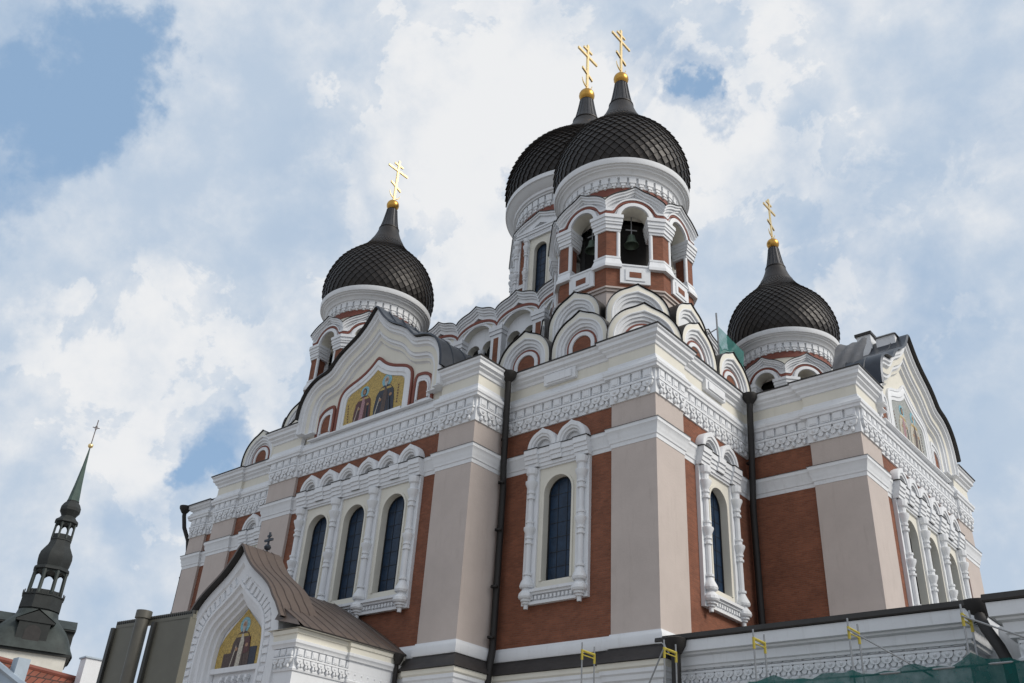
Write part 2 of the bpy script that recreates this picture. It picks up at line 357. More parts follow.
pil = [[(-35.7, .9), (-33.95, .9), (-33.95, 1.3), (-35.3, 1.3), (-35.3, 2.4), (-35.7, 2.4)],
       [(-31.75, 0), (-29.5, 0), (-29.5, .4), (-31.4, .4), (-31.4, 1.045), (-31.75, 1.045)],
       [(-23.3, -2.17), (-20.95, -2.17), (-20.95, -1.8), (-23, -1.8), (-23, .145), (-23.3, .145)],
       [(-10.4, -2.17), (-8.17, -2.17), (-8.17, .145), (-8.5, .145), (-8.5, -1.8), (-10.4, -1.8)],
       [(-2.2, 0), (0, 0), (0, 2.2), (-.4, 2.2), (-.4, .4), (-2.2, .4)],
       [(3.1, 8.08), (5.43, 8.08), (5.43, 10.4), (5, 10.4), (5, 8.5), (3.1, 8.5)],
       [(5, 21), (5.43, 21), (5.43, 23.3), (3.1, 23.3), (3.1, 22.9), (5, 22.9)]]
for p in pil:
    m = MB(); m.prism(p, -.02, 9.75, 'plaster'); m.build('pilaster', cath, smooth=0)
# plinth moulding, dark sloping metal skirt, mouldings of the ground storey
m = MB(); m.sweep(outer, [(-.1, .02, 'white'), (.04, .0, 'white'), (.05, -.06, 'white'), (.10, -.12, 'white'), (.12, -.2, 'white'), (.13, -.47, 'white'), (.1, -.53, 'white'), (-.1, -.55, 'white')], True); m.build('plinth_moulding', cath)
m = MB(); m.sweep(outer, [(.02, -.53, 'skirt'), (.09, -.56, 'skirt'), (.42, -1.06, 'skirt'), (.44, -1.1, 'skirt'), (.1, -1.12, 'skirt')], True); m.build('metal_skirt', cath)
low_prof = [(.1, -1.11, 'cream'), (.36, -1.12, 'cream'), (.36, -1.3, 'cream'), (.3, -1.36, 'white'), (.3, -1.5, 'white'), (.24, -1.56, 'white'), (.22, -1.72, 'white'), (.14, -1.78, 'white'), (.1, -2.3, 'white'), (0, -2.4, 'white')]
m = MB(); m.sweep(outer, low_prof, True); m.build('ground_storey_cornice', cath)
# string course
st_prof = [(-.1, 7.62, 'white'), (.02, 7.64, 'white'), (.03, 7.8, 'white'), (.07, 7.84, 'white'), (.08, 7.98, 'white'), (.13, 8.08, 'white'), (.14, 8.25, 'white'), (.2, 8.33, 'white'), (.2, 8.47, 'white'), (.23, 8.475, 'roof'), (.23, 8.5, 'roof'), (-.1, 8.54, 'roof')]
m = MB(); m.sweep(outer, st_prof, True); m.build('string_course', cath)
# entablature: frieze ground, lower mouldings, cream parapet band, top cornice
fr = [(-.1, 9.66, 'white'), (.06, 9.68, 'white'), (.07, 10.82, 'white'), (.24, 10.84, 'white'), (.25, 10.95, 'white'), (.30, 11.0, 'white'), (.31, 11.12, 'white'), (.22, 11.2, 'white'), (.20, 11.28, 'white'), (.13, 11.36, 'white'), (.12, 11.48, 'white'), (-.1, 11.52, 'white')]
m = MB(); m.sweep(outer, fr, True); m.build('frieze_moulding', cath)
top = [(-.1, 11.47, 'cream'), (.1, 11.475, 'cream'), (.1, 11.95, 'white'), (.16, 11.98, 'white'), (.18, 12.1, 'white'), (.30, 12.2, 'white'), (.31, 12.28, 'white'), (.42, 12.36, 'white'), (.43, 12.52, 'white'), (.50, 12.58, 'white'), (.51, 12.66, 'roof'), (.55, 12.662, 'roof'), (.56, 12.71, 'roof'), (-.3, 12.78, 'roof')]
i1 = outer.index((-20.95, -2.17)); i2 = outer.index((-10.4, -2.17)); i3 = outer.index((5.43, 10.4)); i4 = outer.index((5.43, 21.0))
m = MB(); m.sweep(outer[i2:i3+1], top, False, 'white'); m.build('top_cornice', cath)
m = MB(); m.sweep(outer[i4:-1]+[(-31.7, 31.5)], top, False, 'white'); m.build('top_cornice', cath)
m = MB(); m.sweep([(-31.75, 6)]+outer[4:i1+1], top, False, 'white'); m.build('top_cornice', cath)
low_top = [(-.1, 11.47, 'white'), (.24, 11.475, 'white'), (.28, 11.56, 'white'), (.38, 11.62, 'white'), (.40, 11.72, 'white'), (.46, 11.76, 'roof'), (.50, 11.765, 'roof'), (.51, 11.83, 'roof'), (-.3, 11.9, 'roof')]
m = MB(); m.sweep([outer[-1]]+outer[:3]+[(-31.6, 1.05)], low_top, False, 'white'); m.build('low_cornice', cath)
# small raised tablets on the parapet of the near corner block
m = MB()
T = frame((0, .15, 0), (1, 0), (0, -1)); m.box(-5.9, -4.1, 0, .30, 11.62, 12.15, 'white', T); m.box(-5.7, -4.3, .30, .36, 11.7, 12.05, 'white', T); m.build('parapet_tablet', cath)
m = MB(); T = frame((-.15, 0, 0), (0, 1), (1, 0)); m.box(4.1, 5.9, 0, .30, 11.62, 12.15, 'white', T); m.box(4.3, 5.7, .30, .36, 11.7, 12.05, 'white', T)
m.build('parapet_tablet', cath)
# ornamented frieze: slotted blocks over a fringe of hanging drops, one mesh per wall face
def frieze_run(p0, p1, z0=9.68, k=1.0, pitch=.56):
    p0 = Vector(p0); p1 = Vector(p1); L = (p1-p0).length; U = (p1-p0)/L; N = Vector((U.y, -U.x)); T = frame((p0.x, p0.y, 0), U, N)
    n = max(1, round(L/(pitch*k))); w = L/n; mb = MB()
    for i in range(n):
        a = i*w; c = a+w/2; Z = lambda z: z0+(z-9.68)*k
        mb.box(a+.055*k, a+w-.055*k, .03, .07+.10*k, Z(10.44), Z(10.835), 'white', T)
        mb.box(a+.13*k, a+w-.13*k, .05, .07+.125*k, Z(10.50), Z(10.76), 'white', T)
        mb.box(a, a+w, .03, .07+.14*k, Z(10.28), Z(10.38), 'white', T)
        mb.box(a+.04*k, a+w-.04*k, .03, .07+.11*k, Z(10.20), Z(10.28), 'white', T)
        disc = [(c+.25*k*math.cos(PI+PI*j/8), Z(10.22)+.25*k*math.sin(PI+PI*j/8)) for j in range(9)]
        F = [T(x, .07+.12*k, z) for x, z in disc]; Bk = [T(x*1, .03, z) for x, z in disc]
        mb.face(F, 'white'); mb.grid([F, Bk], 'white')
        mb.lathe([(.01, Z(9.70)), (.06*k, Z(9.73)), (.095*k, Z(9.81)), (.075*k, Z(9.90)), (.05*k, Z(9.98))], 'white', (c, .11), 7, 0, T)
        mb.lathe([(.01, Z(10.05)), (.07*k, Z(10.07)), (.10*k, Z(10.14)), (.07*k, Z(10.21)), (.01, Z(10.23))], 'white', (c, .05+.12*k), 7, 0, T)
    for i in range(1, n):
        c = i*w; disc = [(c+.13*k*math.cos(PI+PI*j/6), Z(10.0)+.16*k*math.sin(PI+PI*j/6)) for j in range(7)]
        F = [T(x, .06+.08*k, z) for x, z in disc]; Bk = [T(x, .03, z) for x, z in disc]
        mb.face(F, 'white'); mb.grid([F, Bk], 'white'); mb.box(c-.1*k, c+.1*k, .03, .06+.07*k, Z(10.0), Z(10.2), 'white', T)
    return mb
def frieze_group(pts, name='frieze_ornament', **kw):
    M = MB()
    for a, b in zip(pts[:-1], pts[1:]):
        if (Vector(a)-Vector(b)).length < .4: continue
        r = frieze_run(a, b, **kw); o = len(M.v); M.v += r.v; M.f += [tuple(i+o for i in f) for f in r.f]; M.m += [M.mi('white')]*len(r.m)
    return M.build(name, cath, smooth=0)
frieze_group(outer[0:4]); frieze_group(outer[4:8]); frieze_group(outer[8:14]); frieze_group([outer[13], outer[14]]); frieze_group(outer[14:18]); frieze_group(outer[17:21]); frieze_group(outer[20:24]); frieze_group(outer[23:29])

# ------------------------------------------------------------------ windows
def baluster(mb, u, n, T, z0=1.42, z1=7.6, k=1.0):
    pr = [(.05, 0), (.10, .01), (.10, .2), (.17, .21), (.17, .29), (.25, .31), (.25, .40), (.33, .42), (.37, .50), (.35, .62), (.20, .80), (.20, .85), (.31, .87), (.34, .96), (.31, 1.06), (.20, 1.26), (.135, 1.40), (.20, 1.41), (.20, 1.5), (.125, 1.51), (.125, 2.75), (.19, 2.76), (.19, 2.85), (.14, 2.86), (.14, 2.98), (.19, 2.99), (.19, 3.07), (.15, 3.09), (.20, 3.22), (.28, 3.40), (.28, 3.47), (.17, 3.52), (.16, 3.66), (.20, 3.67), (.20, 3.76), (.125, 3.78), (.125, 4.75), (.20, 4.76), (.20, 4.86), (.15, 4.87), (.15, 5.0), (.20, 5.01), (.20, 5.10), (.16, 5.12), (.22, 5.30), (.30, 5.48), (.30, 5.56), (.19, 5.62), (.19, 5.84), (.27, 5.9), (.29, 6.0), (.29, 6.18)]
    s = (z1-z0)/6.18
    mb.lathe([(r*k, z0+z*s) for r, z in pr], 'white', (u, n), 12, 0, T)
def pane_mesh(c, hw, z0, zs, T, n, nbar=4):
    """glass with lead bars; arched top springing at zs"""
    pts = [(c+hw, z0)] + [(c+hw*math.cos(PI*i/14), zs+hw*math.sin(PI*i/14)) for i in range(15)] + [(c-hw, z0)]
    mb = MB(); mb.face([T(u, n, z) for u, z in pts], 'glass')
    for i in range(1, 3): u = c-hw+2*hw*i/3; mb.box(u-.008, u+.008, n, n+.02, z0, zs+hw*.85, 'lead', T)
    h = zs-z0; k = int(h/.55)
    for i in range(1, k+1): z = z0+h*i/k; mb.box(c-hw, c+hw, n, n+.018, z-.008, z+.008, 'lead', T)
    mb.ribbon(pts, [(0, n, 'lead'), (0, n+.05, 'lead'), (.06, n+.05, 'lead'), (.06, n, 'lead')], T)
    return mb
def arched_plate(mb, c, W, z0, z1, hw, h0, zs, n, depth, m, T):
    """flat panel of half width W with an arched opening, and the reveal behind it"""
    arc = [(c+hw*math.cos(PI*i/16), zs+hw*math.sin(PI*i/16)) for i in range(17)]
    mb.box(c-W, c-hw, n-.06, n, z0, z1, m, T) if 0 else None
    q = lambda *p: mb.face([T(u, n, z) for u, z in p], m)
    q((c-W, z0), (c+W, z0), (c+W, h0), (c-W, h0)); q((c-W, h0), (c-hw, h0), (c-hw, zs), (c-W, zs)); q((c+hw, h0), (c+W, h0), (c+W, zs), (c+hw, zs))
    q((c+hw, zs), (c+W, zs), (c+W, z1), (c+hw, z1)); q((c-hw, zs), (c-W, zs), (c-W, z1), (c-hw, z1))
    for a, b in zip(arc[:-1], arc[1:]): q(a, b, (b[0], z1), (a[0], z1))
    hole = [(c+hw, h0)] + arc + [(c-hw, h0)]
    mb.grid([[T(u, n, z) for u, z in hole+[hole[0]]], [T(u, n-depth, z) for u, z in hole+[hole[0]]]], m)
    mb.ribbon(hole, [(0, n, m), (0, n+.05, m), (-.10, n+.05, m), (-.10, n, m)], T)
def window_bay(T, cs, pitch=2.75, parent=None, name='window_surround', narch=2):
    """cs: window centres along the wall; the wall's pilaster plane is n=0, its brick at -.15"""
    parent = parent or cath
    B = MB(); e = 1.67; c0, c1 = cs[0], cs[-1]
    cols = [c0-1.36] + [(a+b)/2 for a, b in zip(cs[:-1], cs[1:])] + [c1+1.36]
    # white back frame: uprights behind the columns, head and apron
    for i, u in enumerate(cols):
        l = .33 if i in (0, len(cols)-1) else (pitch-2.06)/2
        B.box(u-l, u+l, -.2, .02, 1.62, 7.66, 'white', T)
    B.box(cols[0]+.331, cols[-1]-.331, -.2, .018, 1.62, 2.2, 'white', T); B.box(cols[0]+.331, cols[-1]-.331, -.2, .018, 7.56, 7.66, 'white', T)
    # sill mouldings with dentils between the column brackets
    B.box(cols[0], cols[-1], .018, .10, 1.60, 1.72, 'white', T); B.box(cols[0], cols[-1], .018, .15, 1.98, 2.08, 'white', T); B.box(cols[0], cols[-1], .018, .24, 2.08, 2.2, 'white', T)
    nn = int((cols[-1]-cols[0])/.2)
    for i in range(nn): u = cols[0]+.1+i*.2; B.box(u-.055, u+.055, .018, .13, 1.78, 1.92, 'white', T)
    # head: string course broken forward over columns
    for (z0, z1, o) in ((7.66, 7.82, .08), (7.82, 8.02, .13), (8.02, 8.2, .18), (8.2, 8.46, .24)):
        B.box(cols[0]-.3, cols[-1]+.3, -.1, o, z0, z1, 'white', T)
        for i, u in enumerate(cols): B.box(u-.36, u+.36, -.1, o+.10, z0, z1, 'white', T)
    mids = cs
    for u in mids: 
        for (z0, z1, o) in ((7.82, 8.02, .13), (8.02, 8.2, .18), (8.2, 8.46, .24)): B.box(u-.3, u+.3, -.1, o+.07, z0, z1, 'white', T)
    B.box(cols[0]-.42, cols[-1]+.42, -.1, .27, 8.462, 8.50, 'roof', T)
    for u in cols: B.box(u-.39, u+.39, .27, .37, 8.463, 8.499, 'roof', T)
    root = B.build(name, parent)
    for u in cs:
        F = MB(); arched_plate(F, u, 1.03, 2.2, 7.56, .74, 2.55, 6.38, -.07, .44, 'cream', T)
        F.box(u-1.03, u+1.03, -.12, .0, 2.2, 2.32, 'cream', T)
        F.build('window_frame', root, smooth=0)
        pane_mesh(u, .74, 2.55, 6.38, T, -.42).build('pane', root)
    for u in cols:
        M = MB(); baluster(M, u, .1, T, k=.95); M.build('baluster_column', root, smooth=28)
    n = 2*len(cs); w = (c1-c0+3.24)/n
    for i in range(n):
        u = c0-1.62+w*(i+.5); A = MB(); Tt = lambda a, b, z, u=u: T(a+u, b, z)
        keel_ribbon(A, w/2, 8.52, 0, .13, [(0, -.14, 'white'), (0, .20, 'white'), (.03, .25, 'white'), (.19, .25, 'white'), (.22, .20, 'white'), (.30, .19, 'white'), (.33, .10, 'white'), (.40, .08, 'white'), (.41, -.10, 'white')], Tt, 26, .28, 1.04, .5)
        A.face([Tt(x, -.06, z) for x, z in keel(w/2-.34, 8.5, 0, 0, 14)], 'white')
        A.face([Tt(x, -.04, z) for x, z in keel(.14, 8.5, 0, .2, 8)], 'lead')  # small hole drawn as a dark face, its shade in the colour
        A.build('hood_arch', root, smooth=40)
    return root
WF = lambda x, y: frame((x, y, 0), (1, 0), (0, -1))
SF = lambda x, y: frame((x, y, 0), (0, 1), (1, 0))
window_bay(WF(0, 0), [-5.0]); window_bay(SF(0, 0), [5.0]); window_bay(WF(0, 0), [-26.5])
window_bay(WF(0, -2.17), [-18.45, -15.7, -12.95]); window_bay(SF(5.43, 0), [13.0, 15.75, 18.5])
window_bay(frame((-35.7, 0, 0), (0, -1), (-1, 0)), [-4.4])

# ------------------------------------------------------------------ great gables over the two arms
half = [(5.42, 12.0), (5.42, 12.9), (5.4, 13.45), (5.22, 14.1), (4.85, 14.65), (4.3, 15.0), (3.75, 15.12), (3.35, 15.2), (3.1, 15.42), (2.75, 15.85), (2.2, 16.25), (1.5, 16.6), (.95, 17.0), (.5, 17.5), (.18, 17.95), (0, 18.2)]
g_out = half + [(-x, z) for x, z in half[-2::-1]]
def subdiv(c, k=2):
    o = [c[0]]
    for a, b in zip(c[:-1], c[1:]):
        for i in range(1, k+1): o.append((a[0]+(b[0]-a[0])*i/k, a[1]+(b[1]-a[1])*i/k))
    return o
def smoothc(c, it=2):
    for _ in range(it):
        c = [c[0]] + [((c[i-1][0]+2*c[i][0]+c[i+1][0])/4, (c[i-1][1]+2*c[i][1]+c[i+1][1])/4) for i in range(1, len(c)-1)] + [c[-1]]
    return c
def halo_figure(mb, u, z, h, T, n, robe, hair, beard=None, rose=False, front=False):
    """a standing robed saint, cut as shallow mosaic relief"""
    w = h*.35
    def poly(pts, m, d):
        b = [T(a, n, zz) for a, zz in pts]; f = [T(a, n+d, zz) for a, zz in pts]
        mb.face(f, m)
        for i in range(len(pts)): j = (i+1) % len(pts); mb.face([b[i], b[j], f[j], f[i]], m)
    circ = lambda cx, cz, rx, rz, k=16: [(cx+rx*math.cos(2*PI*i/k), cz+rz*math.sin(2*PI*i/k)) for i in range(k)]
    hz = z+h*.84
    poly(circ(u, hz, h*.165, h*.165, 20), 'halo', .012)
    poly([(u-w*.98, z), (u+w*.95, z), (u+w*.9, z+h*.3), (u+w*.78, z+h*.55), (u+w*.45, z+h*.68), (u+w*.12, z+h*.72), (u-w*.15, z+h*.72), (u-w*.5, z+h*.67), (u-w*.85, z+h*.5), (u-w*.98, z+h*.22)], robe, .022)
    poly(circ(u, hz, h*.075, h*.105), hair, .028)
    poly(circ(u, hz-h*.012, h*.052, h*.078), 'skin', .034)
    if beard: poly([(u-h*.052, hz-h*.03), (u+h*.052, hz-h*.03), (u+h*.03, hz-h*.13), (u, hz-h*.16), (u-h*.03, hz-h*.13)], beard, .038)
    poly([(u-w*.30, z), (u+w*.12, z), (u+w*.22, z+h*.5), (u+w*.05, z+h*.66), (u-w*.1, z+h*.66), (u-w*.2, z+h*.45)], 'robewhite' if front else ('roberose' if rose else 'robebrown'), .03)
    for q in range(6):
        a = -.85+.3*q; poly([(u+w*a, z), (u+w*(a+.07), z), (u+w*(a*.62+.06), z+h*(.42+.06*(q % 3))), (u+w*(a*.62), z+h*(.44+.06*(q % 3)))], ('robewhite', 'hair', 'robebrown')[q % 3], .026)
    poly([(u-w*.6, z+h*.60), (u+w*.6, z+h*.60), (u+w*.45, z+h*.66), (u-w*.45, z+h*.66)], 'mosaicgold', .027)
    for sx in (-1, 1): poly(circ(u+sx*h*.02, hz+h*.01, h*.010, h*.008, 6), 'hair', .036)
    poly(circ(u+w*.55, z+h*.42, h*.05, h*.04, 10), 'skin', .034)
    poly(circ(u-w*.42, z+h*.36, h*.045, h*.04, 10), 'skin', .034)
    if front: poly([(u+w*.3, z+h*.25), (u+w*.78, z+h*.28), (u+w*.78, z+h*.58), (u+w*.32, z+h*.55)], 'robered', .032)
    else: poly([(u+w*.5, z), (u+w*.72, z), (u+w*.7, z+h*.46), (u+w*.5, z+h*.4)], 'robedark', .026)
def gable(T, ground, ry, back):
    """T: u from the centre of the arm, n outward from pilaster plane"""
    G = MB(); c = smoothc(subdiv(g_out, 2), 1)
    G.ribbon(c, [(-.02, -.5, 'white'), (0, .44, 'white'), (.07, .46, 'white'), (.20, .46, 'white'), (.24, .36, 'white'), (.36, .35, 'white'), (.40, .24, 'white'), (.44, .20, 'cream'), (.72, .18, 'white'), (.76, .10, 'white'), (.88, .09, 'white'), (.92, -.02, 'white'), (.98, -.05, 'cream'), (1.12, -.06, 'white'), (1.16, -.16, 'white'), (1.2, -.2, 'white')], T, sym=True)
    G.face([T(u, -.2, z) for u, z in c], 'cream')
    G.face([T(u, -.5, z) for u, z in c], 'cream')
    G.box(-5.3, 5.3, -.5, -.2, 11.40, 12.05, 'cream', T); G.box(-4.6, 4.6, -.2, .2, 11.50, 11.56, 'white', T)
    for sg in (-1, 1): G.box(sg*4.28, sg*5.42, -.2, .2, 11.95, 12.0, 'white', T); G.box(sg*4.9, sg*5.42, .2, .44, 11.95, 12.0, 'white', T)
    root = G.build('gable', cath, smooth=40)
    # red outlined mosaic frame and side niches
    mh = [(2.86, 11.62), (2.86, 13.2), (2.82, 13.7), (2.6, 14.08), (2.15, 14.32), (1.5, 14.5), (.9, 14.75), (.4, 15.1), (0, 15.5)]
    mc = smoothc(subdiv(mh + [(-x, z) for x, z in mh[-2::-1]], 2), 1)
    T0 = T; T = lambda u, n, z: T0(u, n-.24, z); TR = 'redtrim' if ground == 'mosaicgold' else 'white'
    M = MB(); M.ribbon(mc, [(0, .03, TR), (0, .16, TR), (.13, .16, TR), (.16, .12, 'white'), (.2, .15, 'white'), (.42, .15, 'white'), (.46, .10, 'white'), (.62, .10, 'white'), (.66, -.02, 'white'), (.70, -.02, 'white')], T, sym=True)
    M.build('mosaic_frame', root, smooth=40)
    Mo = MB()
    mi = [(2.22, 11.9), (2.22, 13.15), (2.15, 13.5), (1.9, 13.72), (1.3, 13.9), (.7, 14.15), (.3, 14.42), (0, 14.72)]
    Mo.face([T(u, .07, z) for u, z in mi + [(-x, z) for x, z in mi[-2::-1]]], ground)
    pale = ground != 'mosaicgold'
    halo_figure(Mo, -.8, 11.92, 1.95, T, .07, 'robewhite' if pale else 'robered', 'hair', None, True)
    halo_figure(Mo, .85, 11.92, 2.2, T, .07, 'robewhite' if pale else 'robedark', 'beard', 'beard')
    for k in range(7):
        Mo.box(-2.05+.02*k, -1.98+.02*k, .07, .078, 13.0-.16*k, 13.09-.16*k, 'robered', T); Mo.box(1.75, 1.83, .07, .078, 13.2-.16*k, 13.29-.16*k, 'robered', T)
    Mo.build('mosaic', root, smooth=0)
    S = MB(); S.box(-2.2, 2.2, .05, .16, 11.64, 11.9, 'white', T); S.box(-4.45, 4.45, .04, .17, 11.57, 11.64, TR, T); S.build('mosaic_sill', root, smooth=0)
    for sg in (-1, 1):
        N = MB(); Tn = lambda u, n, z, sg=sg: T(sg*u, n, z)
        hc = [(4.42, 11.63), (4.42, 12.5), (4.34, 12.9), (4.1, 13.22), (3.75, 13.38), (3.35, 13.42), (2.98, 13.38), (2.98, 11.63)]
        N.ribbon(smoothc(subdiv(hc, 2), 1), [(0, .03, TR), (0, .16, TR), (.15, .16, TR), (.15, .11, 'white'), (.32, .11, 'white'), (.36, .06, 'white')], Tn)
        N.face([Tn(u, .09, z) for u, z in [(4.2, 11.7), (4.2, 12.5), (4.0, 13.0), (3.5, 13.2), (3.12, 13.2), (3.12, 11.7)]], 'white')
        nc = [(4.02, 11.9), (4.02, 12.45), (3.95, 12.7), (3.75, 12.88), (3.45, 12.92), (3.32, 12.85), (3.32, 11.9)]
        N.face([Tn(u, .095, z) for u, z in nc], 'brick'); N.ribbon(nc, [(-.1, .09, 'white'), (-.1, .16, 'white'), (0, .16, 'white'), (0, .092, 'white')], Tn)
        N.build('side_niche', root, smooth=40)
    T = T0
    # barrel roof of dark sheet metal following the gable's outline
    Rf = MB()
    oc = smoothc(subdiv(g_out[1:-1], 2), 1); nn = len(oc)
    def off(i, d):
        a = Vector(oc[max(0, i-1)]); b = Vector(oc[min(nn-1, i+1)]); t = (b-a).normalized(); p = Vector(oc[i]) - Vector((-t.y, t.x))*d; return p
    lo = [off(i, .03) for i in range(nn)]; hi = [off(i, .13) for i in range(nn)]
    ds = [.66, .60] + [-.2-1.0*j for j in range(int(back)+1)]
    rows = [[T(p.x, .66, p.y) for p in lo]] + [[T(p.x, d, p.y) for p in hi] for d in ds[1:]]
    Rf.grid(rows, 'roofblue'); Rf.grid([[T(p.x, .66, p.y) for p in lo], [T(p.x, -.25, p.y) for p in lo]], 'roof')
    for d in ds[2:]:
        Rf.grid([[T(p.x, d-.02, p.y) for p in hi], [T(off(i, .18).x, d, off(i, .18).y) for i in range(nn)], [T(p.x, d+.02, p.y) for p in hi]], 'roofblue')
    Rf.build('barrel_roof', cath, smooth=40)
    return root
gable(frame((-15.7, -2.17, 0), (1, 0), (0, -1)), 'mosaicgold', 0, 9)
gable(frame((5.43, 15.75, 0), (0, 1), (1, 0)), 'mosaicpale', 0, 1.2)

# ------------------------------------------------------------------ kokoshnik gables round the corner towers
def kokoshnik(T, w, z0, stilt, parent, brick=True, depth=1.6, name='kokoshnik', tip=.125):
    K = MB()
    keel_ribbon(K, w, z0, stilt, tip, [(0, 0, 'white'), (0, .16, 'white'), (.05, .2, 'cream'), (.26, .2, 'white'), (.30, .22, 'white'), (.34, .2, 'white'), (.36, .12, 'white'), (.50, .12, 'white'), (.52, .05, 'white'), (.64, .04, 'white'), (.66, -.06, 'white'), (.74, -.08, 'white')], T)
    ins = keel(w-.70, z0, stilt, 0, 28)
    K.face([T(x, -.05, z) for x, z in ins], 'white')
    if brick:
        r = (w-.70)
        keel_ribbon(K, r*.92, z0, stilt, 0, [(0, -.05, 'redtrim'), (0, .0, 'redtrim'), (.09, .0, 'redtrim'), (.09, -.03, 'white'), (.12, .02, 'white'), (.30, .02, 'white'), (.32, -.03, 'white')], T)
        K.face([T(x, -.035, z) for x, z in keel(r*.92-.3, z0, stilt, 0, 16)], 'brick')
    cr = keel(w+.005, z0, stilt, tip, 28); ce = keel(w+.03, z0, stilt, tip+.004, 28)
    K.grid([[T(x, .24, z) for x, z in cr], [T(x, .26, z) for x, z in ce], [T(x, -depth, z) for x, z in ce]], 'roof')
    return K.build(name, parent, smooth=40)

# ------------------------------------------------------------------ onion domes
DPROF = [(3.35, 25.5), (3.74, 26.1), (3.88, 26.8), (3.82, 27.6), (3.60, 28.4), (3.22, 29.2), (2.64, 29.9), (2.05, 30.5), (1.55, 31.1), (1.22, 31.7)]
def resample(prof, n):
    # smooth through the points (Catmull-Rom), then equal arc length
    P = [Vector(p) for p in prof]; D = []
    for i in range(len(P)-1):
        p0 = P[max(0, i-1)]; p1 = P[i]; p2 = P[i+1]; p3 = P[min(len(P)-1, i+2)]
        for k in range(12):
            t = k/12; D.append(.5*((2*p1)+(p2-p0)*t+(2*p0-5*p1+4*p2-p3)*t*t+(3*p1-p0-3*p2+p3)*t**3))
    D.append(P[-1]); L = [0]
    for a, b in zip(D[:-1], D[1:]): L.append(L[-1]+(b-a).length)
    o = []; j = 0
    for i in range(n+1):
        s = L[-1]*i/n
        while j < len(L)-2 and L[j+1] < s: j += 1
        t = (s-L[j])/max(1e-9, L[j+1]-L[j]); o.append(D[j].lerp(D[j+1], t))
    return o
def dome(parent, rk, zfun, n=36, rows=22):
    prof = [(r*rk, zfun(z)) for r, z in DPROF]
    P = resample(prof, rows); D = MB()
    D.lathe([(p.x-.05*rk, p.y) for p in P], 'dome', n=n*2)
    nor = []
    for i in range(len(P)):
        d = (P[min(i+1, rows)]-P[max(i-1, 0)]).normalized(); nor.append(Vector((d.y, -d.x)))
    def pt(i, a, lift):
        q = P[i] + nor[i]*lift; return (q.x*math.cos(a), q.x*math.sin(a), q.y)
    da = 2*PI/n
    for i in range(0, rows-1):
        sh = (i % 2)*.5; sc = max(.25, min(1, P[i+1].x/(3.4*rk)))*rk
        for j in range(n):
            a = (j+sh)*da
            b = pt(i, a, .085*sc); l = pt(i+1, a-da*.5, .03*sc); r = pt(i+1, a+da*.5, .03*sc); t = pt(i+2, a, -.015*sc) if i+2 <= rows else pt(rows, a, 0)
            cen = pt(i+1, a, .005*sc)
            for f in ((b, r, cen), (r, t, cen), (t, l, cen), (l, b, cen)): D.face(f, 'dome')
            # turned-down lower lip of the plate
            b2 = pt(i, a, -.01*sc); l2 = pt(i+1, a-da*.5, -.04*sc); r2 = pt(i+1, a+da*.5, -.04*sc)
            D.face((b, l, l2, b2), 'dome'); D.face((b, r, r2, b2), 'dome')
    base = ORG[parent.name]; D.v = [(x+base.x, y+base.y, z) for x, y, z in D.v]
    return D.build('onion_dome', parent, smooth=0)
